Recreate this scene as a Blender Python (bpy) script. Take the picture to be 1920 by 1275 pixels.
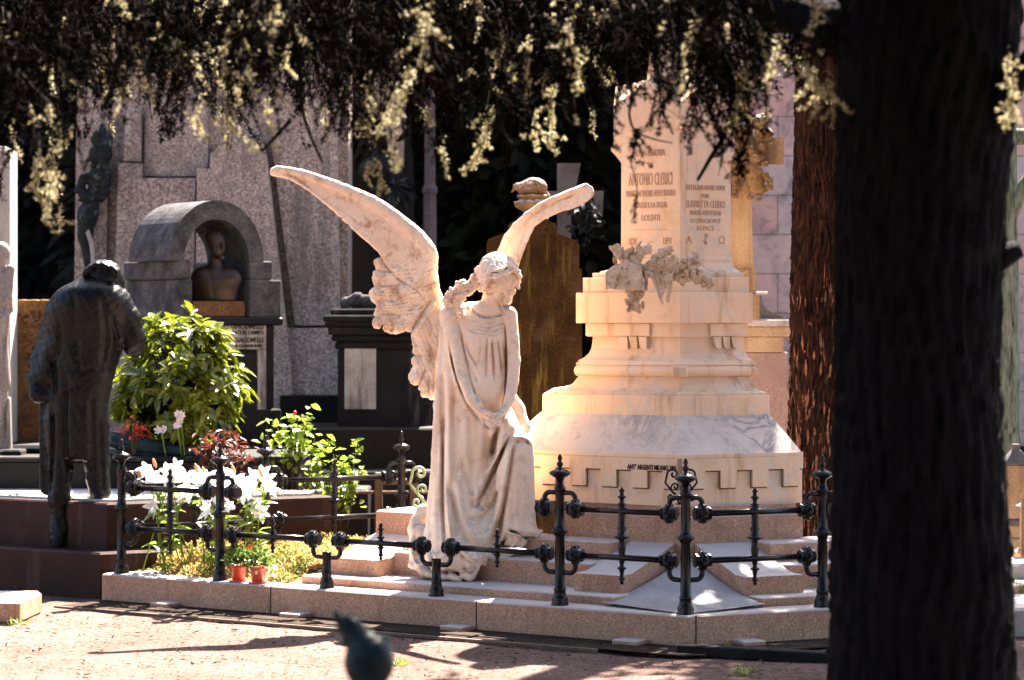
import bpy, bmesh, math, random
import numpy as np
from mathutils import Vector, Matrix

# ------------------------------------------------------------------ camera, world, sun, exposure
FPX = 4875.0          # focal length in photo pixels (1920 wide)
CX, HY = 960.0, 600.0 # principal column, horizon row
CAMZ = 1.64
scene = bpy.context.scene
for o in list(bpy.data.objects):
    bpy.data.objects.remove(o)
cam_data = bpy.data.cameras.new("camera")
cam = bpy.data.objects.new("camera", cam_data)
scene.collection.objects.link(cam)
cam.location = (0, 0, CAMZ)
cam.rotation_euler = (math.radians(90), 0, 0)
cam_data.sensor_width = 36.0
cam_data.lens = 36.0 * FPX / 1920.0
cam_data.shift_y = -(1275 / 2 - HY) / 1920.0
cam_data.clip_start = 0.1
cam_data.clip_end = 400
cam_data.dof.use_dof = True
cam_data.dof.focus_distance = 14.1
cam_data.dof.aperture_fstop = 3.0
scene.camera = cam

SUN_DIR = Vector((0.23, 0.58, 0.78)).normalized()   # towards the sun
SUN_EL = math.asin(SUN_DIR.z)
world = bpy.data.worlds.new("World")
scene.world = world
world.use_nodes = True
wn = world.node_tree.nodes
wl = world.node_tree.links
wn.clear()
sky = wn.new("ShaderNodeTexSky")
sky.sky_type = 'NISHITA'
sky.sun_disc = False
sky.sun_elevation = SUN_EL
sky.sun_rotation = math.atan2(SUN_DIR.x, SUN_DIR.y)
sky.dust_density = 2.5
bg = wn.new("ShaderNodeBackground")
bg.inputs[1].default_value = 0.05
wo = wn.new("ShaderNodeOutputWorld")
wl.new(sky.outputs[0], bg.inputs[0])
wl.new(bg.outputs[0], wo.inputs[0])
sun_data = bpy.data.lights.new("sun", 'SUN')
sun_data.energy = 5.0
sun_data.angle = math.radians(0.5)
sun_data.color = (1.0, 0.89, 0.77)
sun = bpy.data.objects.new("sun", sun_data)
scene.collection.objects.link(sun)
sun.rotation_euler = SUN_DIR.to_track_quat('Z', 'Y').to_euler()
scene.view_settings.view_transform = 'Standard'
scene.view_settings.look = 'None'
scene.view_settings.exposure = 3.6
scene.view_settings.gamma = 1.0
scene.view_settings.use_curve_mapping = False
scene.render.engine = 'CYCLES'
scene.cycles.use_denoising = True
scene.cycles.max_bounces = 7
scene.cycles.diffuse_bounces = 2
scene.cycles.transparent_max_bounces = 4

COL = scene.collection
RNG = np.random.default_rng(7)
random.seed(7)

# ------------------------------------------------------------------ helpers
def X(px, Y): return (px - CX) * Y / FPX
def Z(py, Y): return CAMZ - (py - HY) * Y / FPX
def P(px, py, Y): return Vector((X(px, Y), Y, Z(py, Y)))

def tag(o, label, cat, group=None, kind=None):
    if label: o["label"] = label
    if cat: o["category"] = cat
    if group: o["group"] = group
    if kind: o["kind"] = kind
    return o

def empty(name, loc=(0, 0, 0), label=None, cat=None, group=None, rz=0.0):
    o = bpy.data.objects.new(name, None)
    o.empty_display_size = 0.1
    COL.objects.link(o)
    o.location = loc
    o.rotation_euler = (0, 0, rz)
    return tag(o, label, cat, group)

def link_mesh(name, me, mat, parent=None, world_verts=True):
    o = bpy.data.objects.new(name, me)
    COL.objects.link(o)
    if mat is not None: me.materials.append(mat)
    if parent is not None:
        o.parent = parent
        if world_verts:   # verts are given in world space: undo the parent's own transform
            bpy.context.view_layer.update()
            o.matrix_parent_inverse = parent.matrix_world.inverted()
    return o

class MB:
    """collects vertices and faces of ONE mesh"""
    def __init__(self): self.v = []; self.f = []; self.s = []
    def add(self, vs, fs, smooth=False):
        b = len(self.v)
        self.v.extend([tuple(p) for p in vs])
        self.f.extend([tuple(i + b for i in f) for f in fs])
        self.s.extend([smooth] * len(fs))
    def box(self, c, size, rz=0.0, bev=0.0, top=None):
        """box: c = bottom centre; top = (sx, sy) scale of the upper face"""
        sx, sy, sz = size
        R = Matrix.Rotation(rz, 3, 'Z')
        c = Vector(c)
        def ring(hx, hy, z): 
            return [c + R @ Vector((a * hx, b * hy, z)) for a, b in ((-1, -1), (1, -1), (1, 1), (-1, 1))]
        t = top or (1, 1)
        b = min(bev, sz * .45, sx * .45, sy * .45)
        if b > 0:
            def r8(hx, hy, z, k):
                pts = [(-hx + k, -hy), (hx - k, -hy), (hx, -hy + k), (hx, hy - k), (hx - k, hy), (-hx + k, hy), (-hx, hy - k), (-hx, -hy + k)]
                return [c + R @ Vector((x, y, z)) for x, y in pts]
            tx, ty = sx / 2 * t[0], sy / 2 * t[1]
            self.rings([r8(sx / 2 - b, sy / 2 - b, 0, b * .3), r8(sx / 2, sy / 2, b, b * .7), r8(tx, ty, sz - b, b * .7), r8(tx - b, ty - b, sz, b * .3)])
        else:
            self.rings([ring(sx / 2, sy / 2, 0), ring(sx / 2 * t[0], sy / 2 * t[1], sz)])
        return self
    def rings(self, rs, closed=True, cap=True, smooth=False):
        n = len(rs[0]); vs = [p for r in rs for p in r]; fs = []
        for i in range(len(rs) - 1):
            for j in range(n if closed else n - 1):
                k = (j + 1) % n
                fs.append((i * n + j, i * n + k, (i + 1) * n + k, (i + 1) * n + j))
        if cap:
            fs.append(tuple(range(n - 1, -1, -1)))
            fs.append(tuple((len(rs) - 1) * n + j for j in range(n)))
        self.add(vs, fs, smooth)
        return self
    def lathe(self, c, prof, n=20, ax=None, smooth=True, sx=1.0, sy=1.0):
        """prof: list of (r, h) along axis ax from point c"""
        c = Vector(c); ax = Vector(ax or (0, 0, 1)).normalized()
        q = ax.to_track_quat('Z', 'Y').to_matrix()
        rs = []
        for r, h in prof:
            rs.append([c + q @ Vector((max(r, 1e-4) * sx * math.cos(2 * math.pi * k / n), max(r, 1e-4) * sy * math.sin(2 * math.pi * k / n), h)) for k in range(n)])
        return self.rings(rs, smooth=smooth)
    def tube(self, pts, r, n=8, smooth=True):
        pts = [Vector(p) for p in pts]
        if not hasattr(r, '__len__'): r = [r] * len(pts)
        rs = []; up = None
        for i, p in enumerate(pts):
            t = (pts[min(i + 1, len(pts) - 1)] - pts[max(i - 1, 0)])
            t = t.normalized() if t.length > 0 else Vector((0, 0, 1))
            if up is None:
                up = t.orthogonal().normalized()
            up = (up - t * up.dot(t))
            up = up.normalized() if up.length > 1e-6 else t.orthogonal().normalized()
            b = t.cross(up)
            rs.append([p + (up * math.cos(2 * math.pi * k / n) + b * math.sin(2 * math.pi * k / n)) * r[i] for k in range(n)])
        return self.rings(rs, smooth=smooth)
    def prism(self, poly, z0, z1, bev=0.0):
        """vertical prism over plan polygon [(x,y)], optional chamfered top edge"""
        def ring(off, z):
            return [Vector((p[0], p[1], z)) for p in (offset_poly(poly, -off) if off else poly)]
        if bev: self.rings([ring(0, z0), ring(0, z1 - bev), ring(bev, z1)])
        else: self.rings([ring(0, z0), ring(0, z1)])
        return self
    def build(self, name, mat, parent=None, label=None, cat=None, group=None, kind=None):
        me = bpy.data.meshes.new(name)
        me.from_pydata(self.v, [], self.f)
        me.polygons.foreach_set("use_smooth", self.s)
        me.validate(); me.update()
        bm = bmesh.new(); bm.from_mesh(me)
        bmesh.ops.recalc_face_normals(bm, faces=bm.faces)
        bm.to_mesh(me); bm.free()
        o = link_mesh(name, me, mat, parent)
        return tag(o, label, cat, group, kind)

def offset_poly(poly, d):
    """offset a convex/concave plan polygon outward by d (either winding)"""
    n = len(poly); A = sum(poly[i][0] * poly[(i + 1) % n][1] - poly[(i + 1) % n][0] * poly[i][1] for i in range(n))
    s = 1 if A > 0 else -1; out = []
    for i in range(n):
        p0, p1, p2 = Vector(poly[i - 1][:2]), Vector(poly[i][:2]), Vector(poly[(i + 1) % n][:2])
        a = (p1 - p0).normalized(); b = (p2 - p1).normalized()
        n1 = Vector((a.y, -a.x)) * s; n2 = Vector((b.y, -b.x)) * s
        m = (n1 + n2); m = m / max(m.length_squared, .2) * 2
        out.append((p1.x + m.x * d, p1.y + m.y * d))
    return out

def np_mesh(name, verts, quads=None, tris=None, mat=None, parent=None, smooth=False):
    """fast mesh from numpy arrays"""
    me = bpy.data.meshes.new(name)
    verts = np.asarray(verts, np.float32)
    me.vertices.add(len(verts)); me.vertices.foreach_set("co", verts.ravel())
    if quads is not None and tris is None:
        F = np.asarray(quads, np.int32); k = 4
    else:
        F = np.asarray(tris, np.int32); k = 3
    me.loops.add(F.size); me.loops.foreach_set("vertex_index", F.ravel())
    me.polygons.add(len(F)); me.polygons.foreach_set("loop_start", np.arange(0, F.size, k, dtype=np.int32))
    me.polygons.foreach_set("use_smooth", np.full(len(F), smooth))
    me.update(calc_edges=True)
    return link_mesh(name, me, mat, parent)

def copy_tree(o, parent=None):
    c = o.copy(); COL.objects.link(c)
    if parent is not None: c.parent = parent
    for ch in o.children: copy_tree(ch, c)
    return c

# ------------------------------------------------------------------ materials
def mat_new(name):
    m = bpy.data.materials.new(name); m.use_nodes = True
    nt = m.node_tree; nt.nodes.clear()
    out = nt.nodes.new("ShaderNodeOutputMaterial"); b = nt.nodes.new("ShaderNodeBsdfPrincipled")
    nt.links.new(b.outputs[0], out.inputs[0])
    return m, nt, b
def nd(nt, t, **kw):
    n = nt.nodes.new(t)
    for k, v in kw.items(): setattr(n, k, v)
    return n
def noise(nt, vec, scale, detail=4, rough=.55, dist=0.0):
    n = nd(nt, "ShaderNodeTexNoise"); n.inputs["Scale"].default_value = scale
    n.inputs["Detail"].default_value = detail; n.inputs["Roughness"].default_value = rough
    n.inputs["Distortion"].default_value = dist
    nt.links.new(vec, n.inputs["Vector"]); return n.outputs["Fac"]
def ramp(nt, fac, stops):
    r = nd(nt, "ShaderNodeValToRGB"); e = r.color_ramp.elements
    while len(e) > 1: e.remove(e[-1])
    e[0].position = stops[0][0]; e[0].color = (*stops[0][1], 1) if hasattr(stops[0][1], '__len__') else (stops[0][1],) * 3 + (1,)
    for p, c in stops[1:]:
        x = e.new(p); x.color = (*c, 1) if hasattr(c, '__len__') else (c, c, c, 1)
    nt.links.new(fac, r.inputs[0]); return r.outputs[0]
def mixc(nt, fac, a, b, mode='MIX'):
    m = nd(nt, "ShaderNodeMix", data_type='RGBA', blend_type=mode)
    for s, v in ((m.inputs[0], fac), (m.inputs[6], a), (m.inputs[7], b)):
        if isinstance(v, (int, float)): s.default_value = v
        elif isinstance(v, (tuple, list)): s.default_value = (*v, 1)
        else: nt.links.new(v, s)
    return m.outputs[2]
def coords(nt, scale=(1, 1, 1)):
    g = nd(nt, "ShaderNodeNewGeometry")
    mp = nd(nt, "ShaderNodeMapping"); mp.inputs["Scale"].default_value = scale
    nt.links.new(g.outputs["Position"], mp.inputs["Vector"])
    return mp.outputs["Vector"]
def bump(nt, b, h, strength=.3, dist=.01):
    n = nd(nt, "ShaderNodeBump"); n.inputs["Strength"].default_value = strength; n.inputs["Distance"].default_value = dist
    nt.links.new(h, n.inputs["Height"]); nt.links.new(n.outputs[0], b.inputs["Normal"])

def stone(name, c1, c2, grain=(0.7, 1.0), gscale=250, big=2.0, stain=None, streak=None, moss_or_sky=None,
          rough=.75, bmp=.35, bdist=.004, spec=.07, vein=None, stain_lo=.5, grain_big=None):
    """general stone: two tones in blotches, fine grain, optional stains, streaks that ran down, veins"""
    m, nt, b = mat_new(name)
    v = coords(nt)
    c = ramp(nt, noise(nt, v, big, 5, .6), [(.3, c1), (.7, c2)])
    g = ramp(nt, noise(nt, v, gscale, 2, .7), [(.35, grain[0]), (.65, grain[1])])
    c = mixc(nt, 1.0, c, g, 'MULTIPLY')
    if grain_big:
        g2 = ramp(nt, noise(nt, v, grain_big[2], 3, .7), [(.38, grain_big[0]), (.62, grain_big[1])])
        c = mixc(nt, 1.0, c, g2, 'MULTIPLY')
    if vein:
        w = noise(nt, v, vein[1], 6, .6, 1.6)
        f = ramp(nt, w, [(.44, 0.0), (.5, 1.0), (.56, 0.0)])
        f2 = mixc(nt, 1.0, f, ramp(nt, noise(nt, v, vein[1] * .5, 2), [(.4, 0.0), (.6, 1.0)]), 'MULTIPLY')
        c = mixc(nt, f2, c, vein[0])
    if streak:
        vs = coords(nt, (1, 1, .12))
        f = ramp(nt, noise(nt, vs, streak[1], 5, .65), [(streak[2], 0.0), (min(streak[2] + .2, 1), 1.0)])
        c = mixc(nt, f, c, streak[0])
    if stain:
        f = ramp(nt, noise(nt, v, stain[1], 6, .7, .4), [(stain_lo, 0.0), (stain_lo + .16, 1.0)])
        f = mixc(nt, 1.0, f, (stain[2],) * 3, 'MULTIPLY')
        c = mixc(nt, f, c, stain[0])
    if moss_or_sky:   # lichen on faces turned to the sky; on the pink granite, painted skylight
        gn = nd(nt, "ShaderNodeNewGeometry"); sp = nd(nt, "ShaderNodeSeparateXYZ")
        nt.links.new(gn.outputs["Normal"], sp.inputs[0])
        f = ramp(nt, sp.outputs[2], [(.2, 0.0), (.8, 1.0)])
        f = mixc(nt, 1.0, f, ramp(nt, noise(nt, v, moss_or_sky[1], 5, .65), [(moss_or_sky[2] if len(moss_or_sky) > 2 else .42, 0.0), (moss_or_sky[2] + .18 if len(moss_or_sky) > 2 else .6, 1.0)]), 'MULTIPLY')
        c = mixc(nt, f, c, moss_or_sky[0])
    nt.links.new(c, b.inputs["Base Color"])
    b.inputs["Roughness"].default_value = rough
    b.inputs["Specular IOR Level"].default_value = spec
    bump(nt, b, noise(nt, v, gscale * .35, 4, .7), bmp, bdist)
    return m

def metal(name, c1, c2, rough=.45, metallic=.0, scale=30, spec=.5, bmp=.2, bdist=.003, patina=None, grain=None):
    m, nt, b = mat_new(name)
    v = coords(nt)
    c = ramp(nt, noise(nt, v, scale, 5, .6), [(.35, c1), (.65, c2)])
    if patina:
        c = mixc(nt, ramp(nt, noise(nt, v, patina[1], 5, .7), [(patina[2], 0.0), (patina[2] + .14, 1.0)]), c, patina[0])
    nt.links.new(c, b.inputs["Base Color"])
    b.inputs["Roughness"].default_value = rough
    b.inputs["Metallic"].default_value = metallic
    b.inputs["Specular IOR Level"].default_value = spec
    bump(nt, b, noise(nt, v, scale * 3, 4, .6), bmp, bdist)
    return m

def leafmat(name, c1, c2, trans=.35, rough=.4, scale=40, spec=.5, blotch=None):
    m, nt, b = mat_new(name)
    v = coords(nt)
    c = ramp(nt, noise(nt, v, scale, 3, .6), [(.3, c1), (.7, c2)])
    if blotch: c = mixc(nt, ramp(nt, noise(nt, v, blotch[1], 2, .6), [(blotch[2], 0.0), (blotch[2] + .08, 1.0)]), c, blotch[0])
    nt.links.new(c, b.inputs["Base Color"])
    b.inputs["Roughness"].default_value = rough
    b.inputs["Specular IOR Level"].default_value = spec
    if trans:
        tr = nd(nt, "ShaderNodeBsdfTranslucent"); nt.links.new(c, tr.inputs[0])
        mx = nd(nt, "ShaderNodeMixShader"); mx.inputs[0].default_value = trans
        out = [n for n in nt.nodes if n.type == 'OUTPUT_MATERIAL'][0]
        nt.links.new(b.outputs[0], mx.inputs[1]); nt.links.new(tr.outputs[0], mx.inputs[2]); nt.links.new(mx.outputs[0], out.inputs[0])
    return m

# ------------------------------------------------------------------ sculpting: signed-distance fields meshed with surface nets
class SDF:
    """grid in 'sheet' units: x right, y away from the viewer, z = row downward; later mapped to metres"""
    def __init__(s, x0, x1, y0, y1, z0, z1, step):
        s.o = np.array([x0, y0, z0], float); s.h = step
        s.ax = [np.arange(a, b, step, dtype=np.float32) for a, b in ((x0, x1), (y0, y1), (z0, z1))]
        s.D = np.full([len(a) for a in s.ax], 30.0, np.float32)
    def sub(s, lo, hi):
        sl = []
        for a, l, h in zip(s.ax, lo, hi):
            i0 = int(np.searchsorted(a, l)); i1 = int(np.searchsorted(a, h))
            sl.append(slice(max(i0 - 1, 0), min(i1 + 1, len(a))))
        sl = tuple(sl)
        x = s.ax[0][sl[0]][:, None, None]; y = s.ax[1][sl[1]][None, :, None]; z = s.ax[2][sl[2]][None, None, :]
        return sl, x, y, z
    def comb(s, sl, d, k, op):
        D = s.D[sl]
        if D.size == 0: return
        if op == 'add':
            if k > 0:
                h = np.clip(.5 + .5 * (D - d) / k, 0, 1)
                s.D[sl] = D * (1 - h) + d * h - k * h * (1 - h)
            else: s.D[sl] = np.minimum(D, d)
        else:
            d = -d
            if k > 0:
                h = np.clip(.5 - .5 * (D - d) / k, 0, 1)
                s.D[sl] = D * (1 - h) + d * h + k * h * (1 - h)
            else: s.D[sl] = np.maximum(D, d)
    def cap(s, a, b, ra, rb=None, k=4, op='add', sq=None):
        rb = ra if rb is None else rb
        a = np.array(a, float); b = np.array(b, float); m = max(ra, rb) * (1 if sq is None else max(1, 1 / min(sq))) + k + 7
        sl, x, y, z = s.sub(np.minimum(a, b) - m, np.maximum(a, b) + m)
        e = b - a; L = max(float(e @ e), 1e-6)
        t = np.clip(((x - a[0]) * e[0] + (y - a[1]) * e[1] + (z - a[2]) * e[2]) / L, 0, 1)
        dx, dy, dz = x - a[0] - t * e[0], y - a[1] - t * e[1], z - a[2] - t * e[2]
        if sq is not None: dx, dy, dz = dx * sq[0], dy * sq[1], dz * sq[2]
        d = np.sqrt(dx * dx + dy * dy + dz * dz) - (ra + (rb - ra) * t)
        s.comb(sl, d, k, op)
    def chain(s, pts, rs, k=4, op='add', sq=None):
        for i in range(len(pts) - 1): s.cap(pts[i], pts[i + 1], rs[i], rs[i + 1], k, op, sq)
    def ell(s, c, r, R=None, k=4, op='add'):
        c = np.array(c, float); r = np.array(r, float); m = max(r) + k + 7
        sl, x, y, z = s.sub(c - m, c + m)
        x, y, z = x - c[0], y - c[1], z - c[2]
        if R is not None:
            R = np.array(R)   # rows = local axes
            x, y, z = (R[0, 0] * x + R[0, 1] * y + R[0, 2] * z, R[1, 0] * x + R[1, 1] * y + R[1, 2] * z, R[2, 0] * x + R[2, 1] * y + R[2, 2] * z)
        k0 = np.sqrt((x / r[0]) ** 2 + (y / r[1]) ** 2 + (z / r[2]) ** 2)
        k1 = np.sqrt((x / r[0] ** 2) ** 2 + (y / r[1] ** 2) ** 2 + (z / r[2] ** 2) ** 2)
        s.comb(sl, np.where(k1 > 1e-6, k0 * (k0 - 1) / np.maximum(k1, 1e-6), -min(r)), k, op)
    def loft(s, rows, k=4, flat=1.0, shift=None):
        """column of ellipses: rows (z, cx, cy, rx, ry)"""
        rows = smooth_curve(rows, 6); z = s.ax[2]
        cx, cy, rx, ry = [np.interp(z, rows[:, 0], rows[:, i]) for i in (1, 2, 3, 4)]
        z0, z1 = rows[0, 0], rows[-1, 0]
        sl, x, y, zz = s.sub((min(rows[:, 1] - rows[:, 3]) - k - 8, min(rows[:, 2] - rows[:, 4]) - k - 8, z0 - 12), (max(rows[:, 1] + rows[:, 3]) + k + 8, max(rows[:, 2] + rows[:, 4]) + k + 8, z1 + 12))
        i = sl[2]; cx, cy, rx, ry = [q[i][None, None, :] for q in (cx, cy, rx, ry)]
        k0 = np.sqrt(((x - cx) / rx) ** 2 + ((y - cy) / ry) ** 2)
        k1 = np.sqrt(((x - cx) / rx ** 2) ** 2 + ((y - cy) / ry ** 2) ** 2)
        d = k0 * (k0 - 1) / np.maximum(k1, 1e-5)
        d = np.maximum(d, np.minimum(rx, ry) * -1)
        d = np.maximum(d, np.maximum(z0 - zz, zz - z1))
        s.comb(sl, d, k, 'add')
    def groove(s, pts, amp, w, ymax=None, taper=True, ymin=None, sharp=False):
        """engrave (amp>0) or raise (amp<0) a fold along a polyline drawn in the front sheet (x, z)"""
        pts = smooth_curve(pts, 4) if len(pts) > 2 else np.array(pts, float); m = w * (6 if sharp else 3) + abs(amp)
        sl, x, y, z = s.sub((pts[:, 0].min() - m, s.ax[1][0] if ymin is None else ymin, pts[:, 1].min() - m),
                            (pts[:, 0].max() + m, s.ax[1][-1] if ymax is None else ymax, pts[:, 1].max() + m))
        x2 = x[:, 0, :]; z2 = z[:, 0, :]
        best = np.full(np.broadcast(x2, z2).shape, 1e9); tt = np.zeros_like(best)
        n = len(pts) - 1
        for i in range(n):
            e = pts[i + 1] - pts[i]; L = max(e @ e, 1e-6)
            t = np.clip(((x2 - pts[i, 0]) * e[0] + (z2 - pts[i, 1]) * e[1]) / L, 0, 1)
            d = (x2 - pts[i, 0] - t * e[0]) ** 2 + (z2 - pts[i, 1] - t * e[1]) ** 2
            q = d < best; best = np.where(q, d, best); tt = np.where(q, (i + t) / n, tt)
        g = amp * (np.exp(-np.sqrt(best) / w) if sharp else np.exp(-best / (w * w)))
        if taper: g = g * np.clip(np.minimum(tt, 1 - tt) * 5 + .15, 0, 1)
        s.D[sl] = s.D[sl] + g[:, None, :].astype(np.float32)
    def displace(s, fn):
        x = s.ax[0][:, None, None]; y = s.ax[1][None, :, None]; z = s.ax[2][None, None, :]
        s.D += fn(x, y, z).astype(np.float32)
    def poly_plate(s, poly, yc, t, rnd=4, k=3, smooth_edge=None):
        """plate over a traced outline in (x, z); yc, t: functions (x,z)->centre depth / half thickness"""
        poly = np.array(poly, float); mn = poly.min(0) - 12; mx = poly.max(0) + 12
        sl, x, y, z = s.sub((mn[0], s.ax[1][0], mn[1]), (mx[0], s.ax[1][-1], mx[1]))
        x2 = x[:, 0, :]; z2 = z[:, 0, :]
        d2 = poly_sd(poly, *np.broadcast_arrays(x2, z2))
        c = yc(x2, z2) * np.ones_like(d2); th = t(x2, z2, d2) * np.ones_like(d2)
        dy = np.abs(y - c[:, None, :]) - th[:, None, :] + rnd
        dd = d2[:, None, :] + rnd
        d = np.minimum(np.maximum(dd, dy), 0) + np.sqrt(np.maximum(dd, 0) ** 2 + np.maximum(dy, 0) ** 2) - rnd
        s.comb(sl, d, k, 'add')
    def mesh(s, name, fmap, mat, parent=None, smooth_iter=0):
        V, Q = surface_nets(s.D)
        if smooth_iter:
            e = np.concatenate([Q[:, [0, 1]], Q[:, [1, 2]], Q[:, [2, 3]], Q[:, [3, 0]]])
            for _ in range(smooth_iter):
                acc = np.zeros_like(V); cnt = np.zeros(len(V))
                for a, b in ((0, 1), (1, 0)):
                    for c in range(3): acc[:, c] += np.bincount(e[:, a], V[e[:, b], c], len(V))
                    cnt += np.bincount(e[:, a], minlength=len(V))
                V = V * .5 + .5 * acc / np.maximum(cnt, 1)[:, None]
        Vs = V * s.h + s.o
        W = fmap(Vs)
        a, b, c = W[Q[:, 0]], W[Q[:, 1]], W[Q[:, 2]]
        vol = np.einsum('ij,ij->i', a - W.mean(0), np.cross(b - a, c - a)).sum()
        if vol < 0: Q = Q[:, ::-1]
        return np_mesh(name, W, quads=Q, mat=mat, parent=parent, smooth=True)

def smooth_curve(pts, sub=5, closed=False):
    """Catmull-Rom through traced points"""
    P_ = np.array(pts, float); n = len(P_); out = []
    for i in range(n if closed else n - 1):
        p0 = P_[(i - 1) % n] if closed or i > 0 else P_[0]; p1 = P_[i]; p2 = P_[(i + 1) % n]
        p3 = P_[(i + 2) % n] if closed or i + 2 < n else P_[-1]
        for t in np.arange(sub) / sub:
            out.append(.5 * (2 * p1 + (p2 - p0) * t + (2 * p0 - 5 * p1 + 4 * p2 - p3) * t * t + (3 * p1 - p0 - 3 * p2 + p3) * t ** 3))
    if not closed: out.append(P_[-1])
    return np.array(out)

def poly_sd(poly, x, z):
    n = len(poly); d = np.full(x.shape, 1e9); inside = np.zeros(x.shape, bool)
    for i in range(n):
        a = poly[i]; b = poly[(i + 1) % n]; e = b - a
        t = np.clip(((x - a[0]) * e[0] + (z - a[1]) * e[1]) / max(e @ e, 1e-9), 0, 1)
        d = np.minimum(d, (x - a[0] - t * e[0]) ** 2 + (z - a[1] - t * e[1]) ** 2)
        c = (a[1] > z) != (b[1] > z)
        with np.errstate(divide='ignore', invalid='ignore'):
            xi = a[0] + (z - a[1]) * e[0] / (e[1] if abs(e[1]) > 1e-9 else 1e-9)
        inside ^= c & (x < xi)
    d = np.sqrt(d)
    return np.where(inside, -d, d)

def surface_nets(D):
    S = D < 0
    n = np.array(D.shape)
    c = [slice(0, -1), slice(1, None)]
    cnt = np.zeros(n - 1, np.int8)
    for i in (0, 1):
        for j in (0, 1):
            for k in (0, 1): cnt += S[c[i], c[j], c[k]]
    act = (cnt > 0) & (cnt < 8)
    idx = np.full(act.shape, -1, np.int64); ii = np.argwhere(act); idx[act] = np.arange(len(ii))
    pos = np.zeros((len(ii), 3)); num = np.zeros(len(ii))
    cor = [(a, b, d) for a in (0, 1) for b in (0, 1) for d in (0, 1)]
    val = {q: D[ii[:, 0] + q[0], ii[:, 1] + q[1], ii[:, 2] + q[2]] for q in cor}
    for ax in range(3):
        for q in cor:
            if q[ax]: continue
            r = list(q); r[ax] = 1; r = tuple(r)
            a, b = val[q], val[r]; m = (a < 0) != (b < 0)
            t = np.where(m, a / np.where(m, a - b, 1), 0)
            p = np.zeros((len(ii), 3)); p += np.array(q, float); p[:, ax] = t
            pos += p * m[:, None]; num += m
    V = ii + pos / num[:, None]
    quads = []
    for ax in range(3):
        o = [a for a in range(3) if a != ax]
        s0 = [slice(1, -1)] * 3; s1 = [slice(1, -1)] * 3
        s0[ax] = slice(0, -1); s1[ax] = slice(1, None)
        A, B = S[tuple(s0)], S[tuple(s1)]
        for flip, m in ((False, A & ~B), (True, ~A & B)):
            e = np.argwhere(m)
            e[:, o[0]] += 1; e[:, o[1]] += 1
            def g(u, v):
                q = e.copy(); q[:, o[0]] -= u; q[:, o[1]] -= v
                return idx[q[:, 0], q[:, 1], q[:, 2]]
            qd = np.stack([g(0, 0), g(1, 0), g(1, 1), g(0, 1)], 1)
            if (ax == 1) != flip: qd = qd[:, ::-1]
            quads.append(qd)
    Q = np.concatenate(quads); Q = Q[(Q >= 0).all(1)]
    return V, Q

def sheet_map(Y0, yoff=0.0):
    """sheet units (photo pixels at distance Y0) -> metres"""
    k = Y0 / FPX
    def f(V):
        W = np.empty_like(V)
        W[:, 0] = (V[:, 0] - CX) * k; W[:, 1] = Y0 + V[:, 1] * k + yoff; W[:, 2] = CAMZ - (V[:, 2] - HY) * k
        return W
    return f
# ------------------------------------------------------------------ materials of the place
M_statue = stone("statue_marble", (.88,.62,.45), (.94,.74,.57), grain=(.88,1.05), gscale=160, big=5, bmp=.22, bdist=.003,
                 stain=((.50,.30,.17), 9, .6), stain_lo=.53, moss_or_sky=((.33,.31,.29), 22), rough=.62)
M_wing = stone("wing_marble", (.88,.62,.44), (.95,.75,.57), grain=(.86,1.06), gscale=150, big=6, bmp=.3, bdist=.004,
               stain=((.42,.21,.09), 9, .8), stain_lo=.50, moss_or_sky=((.35,.32,.28), 18), rough=.62)
M_marble = stone("monument_marble", (.73,.48,.31), (.80,.57,.40), grain=(.93,1.04), gscale=220, big=2.2, bmp=.15, bdist=.002,
                 stain=((.60,.36,.18), 3.5, .7), stain_lo=.55, streak=((.45,.24,.11), 11, .55), vein=((.62,.50,.40), 3.2), rough=.55)
M_marble_grey = stone("grey_veined_marble", (.54,.41,.33), (.66,.52,.43), grain=(.9,1.04), gscale=220, big=4, bmp=.15, bdist=.002,
                 vein=((.24,.21,.22), 3.2), streak=((.36,.30,.28), 14, .52), rough=.5)
M_pink = stone("pink_granite", (.41,.225,.148), (.53,.325,.225), grain=(.46,1.32), moss_or_sky=((.40,.355,.34), 7, .26), gscale=170, big=3, grain_big=(.85,1.08,60), bmp=.3, bdist=.003,  # pale grey on upward faces paints in the skylight on the treads
               streak=((.26,.12,.07), 12, .58), stain=((.20,.11,.07), 4, .6), stain_lo=.56, rough=.7)
M_ramp = stone("worn_grey_granite", (.22,.21,.215), (.32,.30,.30), grain=(.7,1.12), gscale=160, big=5, bmp=.3, rough=.8)
M_grave_granite = stone("red_brown_granite", (.026,.013,.012), (.042,.020,.018), grain=(.7,1.15), gscale=170, big=3, bmp=.2, rough=.45,
                        streak=((.08,.05,.045), 8, .55))
M_black_granite = stone("sky_screen_black", (.004,.004,.0045), (.009,.0085,.009), grain=(.8,1.2), gscale=200, big=3, bmp=.12, rough=.5, spec=.15)
M_tomb_dark = stone("weathered_dark_stone", (.009,.0085,.0095), (.022,.020,.020), grain=(.6,1.2), gscale=90, big=4, bmp=.5, bdist=.006,
                    streak=((.14,.125,.12), 7, .60), rough=.85, spec=.12)
M_grey_granite = stone("speckled_grey_granite", (.34,.265,.225), (.45,.36,.31), grain=(.36,1.32), gscale=52, big=1.6, bmp=.4, bdist=.005,
                       streak=((.13,.10,.09), 5, .53), stain=((.19,.13,.11), 1.6, .6), stain_lo=.52, rough=.8, grain_big=(.8,1.1,18))
M_pale_stone = stone("pale_limestone", (.30,.27,.25), (.40,.36,.33), grain=(.8,1.06), gscale=90, big=4, bmp=.4,
                     streak=((.13,.12,.12), 7, .56), rough=.85)
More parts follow.
